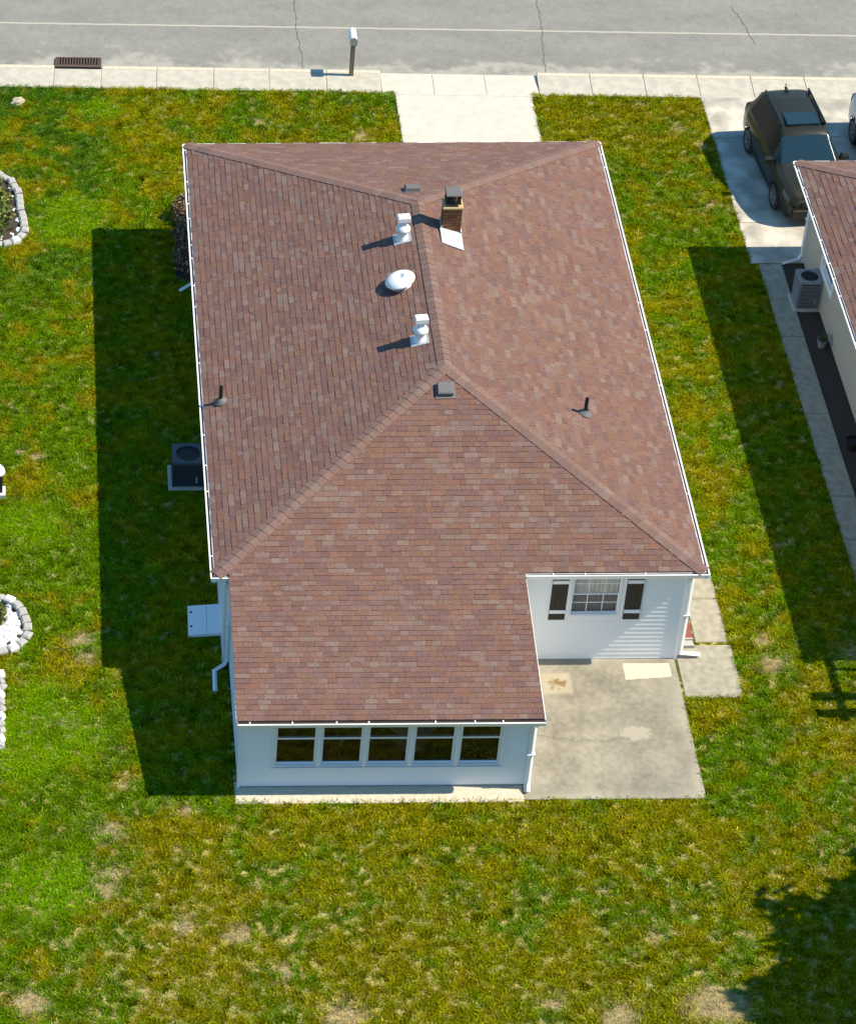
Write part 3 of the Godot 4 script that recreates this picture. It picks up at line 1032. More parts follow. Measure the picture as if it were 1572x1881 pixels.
	for k in 6:
		var xm := 0.64 + k * 0.9
		box(st, Vector3(xm - 0.02, 0.54, 0.010), Vector3(xm + 0.02, 1.78, 0.036))
	box(st, Vector3(0.60, 0.50, 0.010), Vector3(5.18, 0.539, 0.045))
	obj("window_trim", st, M.white, sr)
	wall(h, Transform3D(Basis(Vector3.UP, -PI / 2), Vector3(0.46, 0.06, 15.42)), 3.64, 1.92, [], M.siding, "sunroom_wall")
	wall(h, Transform3D(Basis(Vector3.UP, PI / 2), Vector3(6.20, 0.06, 19.06)), 3.64, 1.92, [], M.siding, "sunroom_wall")
	st = begin()
	# the side walls run up under the slope
	for x in [0.475, 6.08]:
		hexa(st, [Vector3(x, 1.97, 18.95), Vector3(x + 0.10, 1.97, 18.95), Vector3(x + 0.10, 1.97, 15.45), Vector3(x, 1.97, 15.45), Vector3(x, 2.04, 18.95), Vector3(x + 0.10, 2.04, 18.95), Vector3(x + 0.10, 2.52, 15.45), Vector3(x, 2.52, 15.45)])
	obj("gable_infill", st, M.siding, h)
	st = begin()
	for c in [[0.43, 19.035], [6.17, 19.035]]:
		box(st, Vector3(c[0], 0.05, c[1]), Vector3(c[0] + 0.058, 1.93, c[1] + 0.058))
	obj("corner_post", st, M.white, h)
	st = begin()
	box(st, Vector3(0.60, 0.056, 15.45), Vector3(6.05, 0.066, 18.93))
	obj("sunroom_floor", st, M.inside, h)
	# gutters
	gutter(h, Vector3(0.100, 2.615, 0.02), Vector3(0.100, 2.615, 15.74), Vector3.LEFT, 0.9)
	gutter(h, Vector3(9.900, 2.615, 0.02), Vector3(9.900, 2.615, 15.74), Vector3.RIGHT, 0.9)
	gutter(h, Vector3(0.0, 2.612, 15.640), Vector3(0.36, 2.612, 15.640), Vector3.BACK)
	gutter(h, Vector3(6.31, 2.612, 15.640), Vector3(10.0, 2.612, 15.640), Vector3.BACK, 0.9)
	gutter(h, Vector3(0.02, 2.610, 0.095), Vector3(9.98, 2.610, 0.095), Vector3.FORWARD)
	gutter(h, Vector3(0.37, 2.066, 19.300), Vector3(6.30, 2.066, 19.300), Vector3.BACK, 0.7)
	downspout(h, [Vector3(6.14, 1.95, 19.34), Vector3(6.15, 1.80, 19.13), Vector3(6.15, 0.18, 19.13), Vector3(6.13, 0.09, 19.28)], 0.06)
	downspout(h, [Vector3(9.95, 2.50, 15.60), Vector3(9.76, 2.30, 15.36), Vector3(9.76, 0.14, 15.36), Vector3(10.16, 0.09, 15.36)], 0.058)
	downspout(h, [Vector3(0.05, 2.50, 2.25), Vector3(0.28, 2.30, 2.25), Vector3(0.28, 0.20, 2.25), Vector3(-0.10, 0.07, 2.45)], 0.05)
	downspout(h, [Vector3(0.28, 2.45, 15.70), Vector3(0.40, 2.2, 15.55), Vector3(0.40, 0.22, 15.55), Vector3(0.34, 0.13, 15.60), Vector3(0.14, 0.07, 15.72), Vector3(0.13, 0.05, 16.3)], 0.048)
	make_roof_fittings(h)

func slope_y(x: float, z: float) -> float:
	return minf(minf(H + (RY - H) / RX * x, H + (RY - H) / (W - RX) * (W - x)), minf(H + (RY - H) / RZ1 * z, H + (RY - H) / (D - RZ2) * (D - z)))

func make_roof_fittings(h: Node3D) -> void:
	# chimney
	var c := node("chimney", h)
	c.position = Vector3(5.72, 0, 5.62)
	var st := begin()
	box(st, Vector3(-0.195, 3.75, -0.165), Vector3(0.195, 4.66, 0.165))
	obj("mortar_core", st, M.mortar, c)
	var bw := 0.128
	for r in 10:
		var y := 3.92 + r * 0.074
		for side in 4:
			var len: float = 0.42 if side % 2 == 0 else 0.36
			var off: float = 0.18 if side % 2 == 0 else 0.21
			var k := 0
			var x := -len / 2.0
			while x < len / 2.0 - 0.02:
				var w := (0.20 if (r + k) % 2 == 0 else 0.21)
				if k == 0 and r % 2 == 1:
					w = 0.10
				w = minf(w, len / 2.0 - x)
				st = begin()
				var b := Basis(Vector3.UP, side * PI / 2)
				box(st, Vector3(x + 0.004, y, off - 0.05), Vector3(x + w - 0.003, y + 0.064, off - 0.001 * (side % 2) + rng.randf_range(-0.003, 0.0)), Transform3D(b, Vector3.ZERO))
				obj("brick", st, M.brick[rng.randi() % 3], c)
				x += w
				k += 1
	st = begin()
	slab(st, Vector3(-0.225, 4.66, -0.195), Vector3(0.225, 4.715, 0.195), 0.02)
	obj("crown", st, M.crown, c)
	st = begin()
	lathe(st, [[0.12, 4.70], [0.12, 4.82], [0.105, 4.82], [0.105, 4.72]], 16, Transform3D(Basis.IDENTITY, Vector3(-0.02, 0, -0.03)))
	obj("flue_liner", st, M.brick[1], c)
	st = begin()
	for x in [-0.15, -0.09, -0.03, 0.03, 0.09, 0.15]:
		for z in [-0.15, 0.15]:
			box(st, Vector3(x - 0.010, 4.80, z - 0.010), Vector3(x + 0.010, 5.00, z + 0.010))
	for z in [-0.09, -0.03, 0.03, 0.09]:
		for x in [-0.15, 0.15]:
			box(st, Vector3(x - 0.010, 4.80, z - 0.010), Vector3(x + 0.010, 5.00, z + 0.010))
	box(st, Vector3(-0.17, 4.78, -0.17), Vector3(0.17, 4.81, 0.17))
	obj("cap_cage", st, M.black, c)
	st = begin()
	slab(st, Vector3(-0.18, 5.00, -0.18), Vector3(0.18, 5.03, 0.18), 0.02)
	obj("cap_lid", st, M.ventgrey, c)
	# flashing apron lying on the right slope in front of it
	var kr := (RY - H) / (W - RX)
	st = begin()
	var fl := []
	for p in [[-0.26, 0.70], [0.23, 0.78], [0.23, 0.16], [-0.26, 0.16]]:
		fl.append(Vector3(p[0], slope_y(5.72 + p[0], 7.0) + 0.02, p[1]))
	for p in [[-0.26, 0.70], [0.23, 0.78], [0.23, 0.16], [-0.26, 0.16]]:
		fl.append(Vector3(p[0], slope_y(5.72 + p[0], 7.0) + 0.028 + (0.05 if p[1] < 0.3 else 0.0), p[1]))
	hexa(st, fl)
	obj("flashing", st, M.metal, c)
	st = begin()
	for x in [-0.235, 0.205]:
		var b := [Vector3(x, slope_y(5.72 + x, 7.0), 0.2), Vector3(x + 0.03, slope_y(5.75 + x, 7.0), 0.2), Vector3(x + 0.03, slope_y(5.75 + x, 7.0), -0.2), Vector3(x, slope_y(5.72 + x, 7.0), -0.2)]
		for k in 4:
			b.append(b[k] + Vector3.UP * 0.12)
		hexa(st, b)
	obj("step_flashing", st, M.metal, c)
	# two white flue vents
	for p in [Vector2(4.60, 6.12), Vector2(4.63, 9.86)]:
		var v := node("flue_vent", h)
		v.position = Vector3(p.x, slope_y(p.x, p.y), p.y)
		st = begin()
		box(st, Vector3(-0.2, -0.004, -0.2), Vector3(0.2, 0.014, 0.2), Transform3D(Basis(Vector3.BACK, atan((RY - H) / RX)), Vector3(0, 0.012, 0)))
		obj("flashing", st, M.galv, v)
		st = rounded()
		lathe(st, [[0.15, -0.04], [0.12, 0.12], [0.10, 0.20], [0.13, 0.22], [0.165, 0.25], [0.168, 0.29], [0.12, 0.36], [0.085, 0.39], [0.085, 0.50]], 20)
		obj("stack", st, M.white, v)
		st = begin()
		slab(st, Vector3(-0.14, 0.50, -0.10), Vector3(0.14, 0.62, 0.10), 0.02, Transform3D(Basis(Vector3.UP, 0.12), Vector3.ZERO))
		obj("cap", st, M.white, v)
	# round attic fan
	var d := node("attic_fan", h)
	d.position = Vector3(4.44, slope_y(4.44, 7.78), 7.78)
	d.rotation.z = atan((RY - H) / RX)
	st = begin()
	lathe(st, [[0.26, -0.01], [0.20, 0.03], [0.19, 0.14]], 24)
	obj("curb", st, M.galv, d)
	st = rounded()
	lathe(st, [[0.19, 0.13], [0.325, 0.125], [0.335, 0.14], [0.32, 0.165], [0.25, 0.215], [0.15, 0.245], [0.10, 0.25], [0.09, 0.238], [0.0, 0.238]], 28)
	obj("dome", st, M.white, d)
	# two low dark box vents
	for q in [[5.02, 4.05, 0.0], [5.0, 11.52, PI]]:
		var v := node("box_vent", h)
		v.position = Vector3(q[0], slope_y(q[0], q[1]), q[1])
		v.rotation.y = q[2]
		var tilt := Transform3D(Basis(Vector3.RIGHT, -atan((RY - H) / RZ1)), Vector3.ZERO)
		st = begin()
		box(st, Vector3(-0.21, 0.0, -0.21), Vector3(0.21, 0.02, 0.21), tilt)
		obj("flange", st, M.ventgrey, v)
		st = begin()
		slab(st, Vector3(-0.165, 0.02, -0.15), Vector3(0.165, 0.12, 0.15), 0.02, tilt)
		obj("hood", st, M.ventgrey, v)
	# two black soil pipes
	for q in [[0.44, 10.2, 1.0], [8.03, 11.33, -1.0]]:
		var v := node("vent_pipe", h)
		v.position = Vector3(q[0], slope_y(q[0], q[1]), q[1])
		st = begin()
		lathe(st, [[0.15, 0.012], [0.06, 0.09], [0.05, 0.10]], 16, Transform3D(Basis(Vector3.BACK, q[2] * atan((RY - H) / RX)), Vector3.ZERO))
		obj("boot", st, M.ventgrey, v)
		st = begin()
		lathe(st, [[0.042, 0.0], [0.042, 0.40], [0.030, 0.40], [0.030, 0.2], [0.0, 0.2]], 14)
		obj("pipe", st, M.black, v)

# ---------------------------------------------------------------- the house next door
func make_neighbour() -> void:
	var h := thing("house", "beige bungalow with brown roof cut off by the right edge", "house", Vector3(14.46, 0, 0.90))
	hip_roof(h, 10.0, 14.85, 5.0, 4.87, 10.0, 0.130)
	var st := begin()
	box(st, Vector3(0.07, 2.46, 0.06), Vector3(9.93, 2.48, 14.78))
	obj("soffit", st, M.white, h)
	st = begin()
	box(st, Vector3(0.062, 2.45, 0.05), Vector3(0.08, 2.62, 14.78))
	box(st, Vector3(0.082, 2.45, 14.762), Vector3(9.918, 2.62, 14.78))
	box(st, Vector3(0.082, 2.45, 0.03), Vector3(9.918, 2.62, 0.048))
	obj("fascia", st, M.white, h)
	var w := wall(h, Transform3D(Basis(Vector3.UP, -PI / 2), Vector3(0.54, 0.02, 0.50)), 13.9, 2.44, [[1.55, 2.75, 0.95, 2.1]], M.beige, "wall")
	st = begin()
	frame_bars(st, 1.53, 2.77, 0.93, 2.12, 0.08, 0.0, 0.04)
	obj("window_trim", st, M.white, w)
	sash_window(h, w.transform, 1.62, 2.68, 1.01, 2.04, 1.5, 1)
	wall(h, Transform3D(Basis(Vector3.UP, PI), Vector3(9.46, 0.02, 0.50)), 8.92, 2.44, [], M.beige, "wall")
	wall(h, Transform3D(Basis.IDENTITY, Vector3(0.54, 0.02, 14.40)), 8.92, 2.44, [], M.beige, "wall")
	wall(h, Transform3D(Basis(Vector3.UP, PI / 2), Vector3(9.46, 0.02, 14.40)), 13.9, 2.44, [], M.beige, "wall")
	st = begin()
	box(st, Vector3(0.56, -0.1, 0.52), Vector3(9.44, 0.05, 14.38))
	obj("foundation", st, M.walk, h)
	gutter(h, Vector3(0.100, 2.615, 0.02), Vector3(0.100, 2.615, 14.85), Vector3.LEFT, 0.62)
	gutter(h, Vector3(0.02, 2.610, 0.095), Vector3(9.98, 2.610, 0.095), Vector3.FORWARD)
	downspout(h, [Vector3(0.05, 2.5, 0.42), Vector3(0.47, 2.3, 0.48), Vector3(0.47, 0.24, 0.48), Vector3(0.40, 0.12, 0.48), Vector3(0.02, 0.08, 0.60)], 0.045)
	st = begin()
	box(st, Vector3(0.50, 0.02, 0.46), Vector3(0.56, 2.45, 0.52))
	obj("corner_post", st, M.white, h)

# ---------------------------------------------------------------- things around the houses
func air_conditioner(label: String, at: Vector3, w: float, hh: float, body: Material, top: Material) -> void:
	var a := thing("air_conditioner", label, "air conditioner", at)
	var st := begin()
	slab(st, Vector3(-w * 0.62, -0.05, -w * 0.62), Vector3(w * 0.62, 0.07, w * 0.62), 0.02)
	obj("pad", st, M.concrete, a)
	st = begin()
	box(st, Vector3(-w / 2 + 0.02, 0.07, -w / 2 + 0.02), Vector3(w / 2 - 0.02, hh - 0.05, w / 2 - 0.02))
	obj("coil", st, M.ac_dark, a)
	st = begin()
	for k in 16:
		var y := 0.10 + (hh - 0.18) * k / 16.0
		frame_ring(st, w / 2, y, 0.012, 0.014)
	for x in [-1, 1]:
		for z in [-1, 1]:
			box(st, Vector3(x * w / 2 - 0.03, 0.07, z * w / 2 - 0.03), Vector3(x * w / 2 + 0.03, hh - 0.05, z * w / 2 + 0.03), Transform3D(Basis.IDENTITY, Vector3(-x * 0.03, 0, -z * 0.03)))
	obj("louvres", st, body, a)
	st = begin()
	var n := 32
	for i in n:   # square top with a round opening
		var a0 := TAU * i / n
		var a1 := TAU * (i + 1) / n
		var r := w * 0.38
		var p0 := Vector3(cos(a0), 0, sin(a0))
		var p1 := Vector3(cos(a1), 0, sin(a1))
		var q0 := p0 * (w / 2) / maxf(absf(p0.x), absf(p0.z))
		var q1 := p1 * (w / 2) / maxf(absf(p1.x), absf(p1.z))
		var y := Vector3.UP * hh
		quad(st, p0 * r + y, p1 * r + y, q1 + y, q0 + y)
		quad(st, q0 + y, q1 + y, q1 + y - Vector3.UP * 0.06, q0 + y - Vector3.UP * 0.06)
		quad(st, p0 * r + y, p0 * r + y - Vector3.UP * 0.12, p1 * r + y - Vector3.UP * 0.12, p1 * r + y)
	obj("top_panel", st, top, a)
	st = begin()
	for r in [0.10, 0.18, 0.26, 0.34]:
		for i in 28:
			var a0 := TAU * i / 28
			var a1 := TAU * (i + 1) / 28
			var p0 := Vector3(cos(a0) * r * w, hh - 0.01, sin(a0) * r * w)
			var p1 := Vector3(cos(a1) * r * w, hh - 0.01, sin(a1) * r * w)
			var o := p0.normalized() * 0.008
			o.y = 0
			quad(st, p0, p1, p1 + o, p0 + o)
	for k in 4:
		var b := Basis(Vector3.UP, k * PI / 4)
		box(st, Vector3(-w * 0.38, hh - 0.012, -0.005), Vector3(w * 0.38, hh - 0.004, 0.005), Transform3D(b, Vector3.ZERO))
	obj("fan_grille", st, M.ac_dark, a)
	st = begin()
	for k in 3:
		var b := Basis(Vector3.UP, k * TAU / 3 + 0.3) * Basis(Vector3.RIGHT, 0.35)
		box(st, Vector3(0.03, -0.004, -w * 0.12), Vector3(w * 0.34, 0.004, w * 0.12), Transform3D(b, Vector3(0, hh - 0.10, 0)))
	lathe(st, [[0.05, hh - 0.13], [0.05, hh - 0.08], [0.0, hh - 0.075]], 12)
	obj("fan", st, M.ac, a)
	st = begin()
	box(st, Vector3(w * 0.22, 0.18, w / 2), Vector3(w * 0.30, 0.34, w / 2 + 0.012))
	obj("service_plate", st, M.ac_pale, a)

func frame_ring(st: SurfaceTool, h: float, y: float, t: float, hh: float) -> void:
	box(st, Vector3(-h, y, h - t), Vector3(h, y + hh, h))
	box(st, Vector3(-h, y, -h), Vector3(h, y + hh, -h + t))
	box(st, Vector3(-h, y, -h + t), Vector3(-h + t, y + hh, h - t))
	box(st, Vector3(h - t, y, -h + t), Vector3(h, y + hh, h - t))

func make_small_things() -> void:
	air_conditioner("dark grey air conditioner on a pad in the house's shade", Vector3(-0.18, 0, 9.45), 0.70, 0.74, M.ac, M.ac)
	air_conditioner("pale grey air conditioner beside the beige wall next door", Vector3(14.72, 0, 3.05), 0.56, 0.82, M.ac_pale, M.ac_pale)
	# side step: a tilted white plank platform with two bolt holes
	var s := thing("side_step", "white sloping side step with two dark holes left of sunroom", "step", Vector3(0.05, 0, 14.22), -0.02)
	var st := begin()
	var tilt := Transform3D(Basis(Vector3.BACK, 0.10), Vector3(0, 0.10, 0))
	for k in 2:
		st = begin()
		slab(st, Vector3(-0.40 + k * 0.402, -0.035, -0.46), Vector3(-0.40 + k * 0.402 + 0.398, 0.045, 0.46), 0.015, tilt)
		obj("tread", st, M.pvc, s)
	for z in [-0.24, 0.20]:
		st = begin()
		lathe(st, [[0.028, 0.040], [0.028, 0.052], [0.0, 0.052]], 10, tilt * Transform3D(Basis.IDENTITY, Vector3(-0.33, 0, z)))
		obj("bolt", st, M.black, s)
	st = begin()
	for z in [-0.38, 0.34]:
		box(st, Vector3(-0.36, 0.0, z), Vector3(0.36, 0.07, z + 0.05), Transform3D(Basis.IDENTITY, Vector3(0.02, -0.01, 0)))
	obj("bearer", st, M.pvc, s)
	# splash block by the right rear corner
	var sp := thing("splash_block", "grey concrete splash block under the right rear downspout", "splash block", Vector3(9.92, 0.028, 14.98))
	st = begin()
	slab(st, Vector3(-0.22, 0, -0.12), Vector3(0.20, 0.03, 0.12), 0.01)
	obj("base", st, M.stone, sp)
	st = begin()
	box(st, Vector3(-0.22, 0.03, -0.12), Vector3(0.20, 0.07, -0.08))
	box(st, Vector3(-0.22, 0.03, 0.08), Vector3(0.20, 0.07, 0.12))
	obj("rim", st, M.stone, sp)
	# mailbox
	var m := thing("mailbox", "white round-topped mailbox on a wooden kerbside post", "mailbox", Vector3(4.74, 0.02, -7.16))
	st = begin()
	slab(st, Vector3(-0.055, 0, -0.055), Vector3(0.055, 0.98, 0.055), 0.01)
	obj("post", st, M.wood, m)
	st = begin()
	box(st, Vector3(-0.07, 0.94, -0.34), Vector3(0.07, 0.985, 0.10))
	obj("shelf_board", st, M.wood, m)
	var prof := []
	prof.append(Vector2(-0.095, 0.0)); prof.append(Vector2(0.095, 0.0))
	for k in 11:
		var a := PI * k / 10.0
		prof.append(Vector2(cos(a) * 0.095, 0.13 + sin(a) * 0.095))
	st = begin()
	for k in prof.size():
		var p: Vector2 = prof[k]
		var q: Vector2 = prof[(k + 1) % prof.size()]
		quad(st, Vector3(p.x, 0.985 + p.y, 0.12), Vector3(p.x, 0.985 + p.y, -0.40), Vector3(q.x, 0.985 + q.y, -0.40), Vector3(q.x, 0.985 + q.y, 0.12))
	obj("box_shell", st, M.white, m)
	for e in [[0.125, M.galv, "end_plate"], [-0.405, M.white, "door"]]:
		st = begin()
		for k in range(1, prof.size() - 1):
			for zz in [0.0, 0.008]:
				tri(st, Vector3(prof[0].x, 0.985 + prof[0].y, e[0] + zz), Vector3(prof[k].x, 0.985 + prof[k].y, e[0] + zz), Vector3(prof[k + 1].x, 0.985 + prof[k + 1].y, e[0] + zz))
		obj(e[2], st, e[1], m)
	st = begin()
	box(st, Vector3(0.098, 1.05, -0.25), Vector3(0.106, 1.075, -0.05))
	box(st, Vector3(0.098, 1.03, -0.25), Vector3(0.106, 1.10, -0.20))
	obj("flag", st, M.rust, m)
	# storm drain in the kerb
	var t := -atan(0.04)
	var d := thing("storm_drain", "rusty iron storm drain grate set in the kerb", "drain", Vector3(-2.42, 0, -7.75), t)
	st = begin()
	box(st, Vector3(-0.61, -0.09, -0.50), Vector3(0.61, -0.05, -0.46))
	box(st, Vector3(-0.61, -0.09, -0.46), Vector3(-0.55, -0.05, -0.04))
	box(st, Vector3(0.55, -0.09, -0.46), Vector3(0.61, -0.05, -0.04))
	box(st, Vector3(-0.61, -0.09, -0.08), Vector3(0.61, -0.05, -0.04))
	obj("frame", st, M.rust, d)
	st = begin()
	box(st, Vector3(-0.56, -0.098, -0.47), Vector3(0.56, -0.092, -0.07))
	obj("sump", st, M.black, d)
	for k in 15:
		st = begin()
		box(st, Vector3(-0.535 + k * 0.074, -0.088, -0.458), Vector3(-0.500 + k * 0.074, -0.054, -0.082))
		obj("bar", st, M.rust, d)
	st = begin()
	hexa(st, [Vector3(-0.61, -0.09, 0.12), Vector3(0.61, -0.09, 0.12), Vector3(0.61, -0.09, -0.038), Vector3(-0.61, -0.09, -0.038), Vector3(-0.61, 0.034, 0.12), Vector3(0.61, 0.034, 0.12), Vector3(0.61, 0.028, 0.0), Vector3(-0.61, 0.028, 0.0)])
	obj("hood", st, M.rust, d)
	# rock on the lawn
	var rk := rock_mesh(3, 0.19, 0.13, 0.13)
	var ro := inst(numbered("rock"), rk, M.rock, self, Transform3D(Basis(Vector3.UP, 0.3), Vector3(-4.0, 0.04, -5.92)))
	tag(ro, "tan boulder lying on the front lawn at upper left", "rock")
	# garden planters of the left neighbour
	planter("oval flower bed edged with grey stones at upper left", Vector3(-4.62, 0, -1.05), [Vector2(0.15, -1.52), Vector2(0.50, -1.15), Vector2(0.66, -0.6), Vector2(0.70, 0.0), Vector2(0.78, 0.6), Vector2(0.82, 1.05), Vector2(0.60, 1.40), Vector2(0.25, 1.55), Vector2(-0.2, 1.5), Vector2(-0.6, 1.2), Vector2(-0.75, 0.4), Vector2(-0.75, -0.5), Vector2(-0.55, -1.2), Vector2(-0.2, -1.5)], M.stone, M.stone_white, 3)
	planter("white gravel bed with scalloped stone edging at left edge", Vector3(-4.55, 0, 14.2), [Vector2(0.0, -0.78), Vector2(0.30, -0.80), Vector2(0.55, -0.62), Vector2(0.74, -0.32), Vector2(0.84, 0.02), Vector2(0.86, 0.36), Vector2(0.70, 0.66), Vector2(0.42, 0.84), Vector2(0.10, 0.95), Vector2(-0.3, 0.95), Vector2(-0.7, 0.7), Vector2(-0.85, 0.1), Vector2(-0.7, -0.5), Vector2(-0.35, -0.8)], M.stone, M.stone_white, 1)
	for k in 11:
		var z := 15.75 + k * 0.21
		var o := inst(numbered("edging_stone"), rock_mesh(20 + k % 4, 0.09, 0.08, 0.12), M.stone if k % 3 else M.stone_white, self, Transform3D(Basis(Vector3.UP, k * 1.1), Vector3(-4.245 - 0.02 * sin(k * 2.0), 0.04, z)))
		tag(o, "small pale edging stone in the row at the left picture edge", "stone", "pale edging stones at the left edge")
	# a garden lantern half out of the picture
	var gl := thing("garden_lantern", "pale-topped dark garden lantern on white foot at left edge", "lantern", Vector3(-4.36, 0, 9.95))
	st = begin()
	slab(st, Vector3(-0.16, 0, -0.16), Vector3(0.16, 0.14, 0.16), 0.02)
	obj("foot", st, M.stone_white, gl)
	st = begin()
	box(st, Vector3(-0.10, 0.14, -0.10), Vector3(0.10, 0.62, 0.10))
	obj("body", st, M.ac_dark, gl)
	st = begin()
	lathe(st, [[0.14, 0.62], [0.17, 0.66], [0.15, 0.74], [0.06, 0.86], [0.0, 0.88]], 16)
	obj("lid", st, M.pvc, gl)
	# pot by the neighbour's wall
	var pot := thing("flower_pot", "small grey pot in the dark bed next door", "pot", Vector3(14.78, 0.01, 4.75))
	st = begin()
	lathe(st, [[0.08, 0.0], [0.12, 0.20], [0.13, 0.22], [0.11, 0.22], [0.10, 0.17], [0.0, 0.17]], 16)
	obj("vessel", st, M.ac_pale, pot)
	foliage("leaves", pot, Vector3(0, 0.26, 0), Vector3(0.13, 0.10, 0.13), 120, 0.05, [Color(0.06, 0.09, 0.03), Color(0.10, 0.12, 0.05)], 4)
	var pot2 := thing("flower_pot", "black round pot in the bed at the right edge", "pot", Vector3(14.72, 0.01, 8.55))
	st = begin()
	lathe(st, [[0.11, 0.0], [0.17, 0.24], [0.19, 0.27], [0.16, 0.27], [0.15, 0.21], [0.0, 0.21]], 18)
	obj("vessel", st, M.black, pot2)
	# brown shrubs at the front left corner of the house
	var bed := begin()
	quad(bed, Vector3(-0.18, 0.01, 2.0), Vector3(0.32, 0.01, 2.0), Vector3(0.32, 0.01, -1.15), Vector3(-0.12, 0.01, -1.15))
	obj("soil_bed", bed, M.soil).set_meta("kind", "structure")
	keep_out.append(Rect2(-0.18, -1.15, 0.5, 3.15))
	var bl := ["sunlit brown shrub at the front left corner of the house", "brown shrub half in shade beside the left wall", "dark brown shrub in full shade by the left wall"]
	for k in 3:
		var sh := thing("brown_shrub", bl[k], "shrub", Vector3(0.08 - 0.02 * k, 0, -0.62 + k * 1.02), 0.0, "brown shrubs along the left wall")
		st = begin()
		for j in 6:
			var a := TAU * j / 6.0
			tube(st, [Vector3.ZERO, Vector3(cos(a) * 0.12, 0.22, sin(a) * 0.15), Vector3(cos(a) * 0.22, 0.42, sin(a) * 0.34)], 0.010, 5)
		obj("stems", st, M.wood, sh)
		foliage("leaves", sh, Vector3(0, 0.30, 0), Vector3(0.27, 0.26, 0.48), 900, 0.06, [Color(0.15, 0.085, 0.05), Color(0.24, 0.15, 0.085), Color(0.07, 0.04, 0.028), Color(0.30, 0.20, 0.12)], 30 + k)
	# round table in the sunroom, seen through its windows
	var tb := thing("round_table", "round table inside the sunroom, seen through the middle windows", "table", Vector3(3.95, 0.066, 17.9))
	st = begin()
	lathe(st, [[0.0, 0.70], [0.54, 0.70], [0.55, 0.715], [0.54, 0.73], [0.0, 0.73]], 32)
	obj("table_top", st, M.white, tb)
	st = begin()
	lathe(st, [[0.26, 0.0], [0.24, 0.03], [0.04, 0.06], [0.035, 0.70]], 16)
	obj("pedestal", st, M.white, tb)
	# pergola behind the house next door; only its shade reaches the picture
	var pg := thing("pergola", "wooden pergola whose shadow falls behind the house next door", "pergola", Vector3(14.60, 0, 15.9))
	for z in [0.0, 1.35]:
		for x in [0.0, 2.4]:
			st = begin()
			slab(st, Vector3(x - 0.05, 0, z - 0.05), Vector3(x + 0.05, 2.1, z + 0.05), 0.01)
			obj("post", st, M.wood, pg)
	for x in [0.0, 2.4]:
		st = begin()
		slab(st, Vector3(x - 0.05, 2.1, -0.3), Vector3(x + 0.05, 2.22, 1.55), 0.01)
		obj("beam", st, M.wood, pg)
	for z in [0.83, 1.33]:
		st = begin()
		slab(st, Vector3(-0.42, 2.22, z - 0.12), Vector3(2.8, 2.34, z + 0.12), 0.01)
		obj("rafter", st, M.wood, pg)

func rock_mesh(seed_: int, rx: float, ry: float, rz: float) -> ArrayMesh:
	var s := SphereMesh.new()
	s.radius = 1.0
	s.height = 2.0
	s.radial_segments = 14
	s.rings = 8
	var n := FastNoiseLite.new()
	n.seed = seed_
	n.frequency = 0.9
	var a := s.get_mesh_arrays()
	var v: PackedVector3Array = a[Mesh.ARRAY_VERTEX]
	var st := begin()
	var ix: PackedInt32Array = a[Mesh.ARRAY_INDEX]
	for i in ix:
		var p := v[i]
		st.add_vertex(p * (1.0 + 0.45 * n.get_noise_3dv(p * 1.2)) * Vector3(rx, ry, rz))
	st.generate_normals()
	return st.commit()

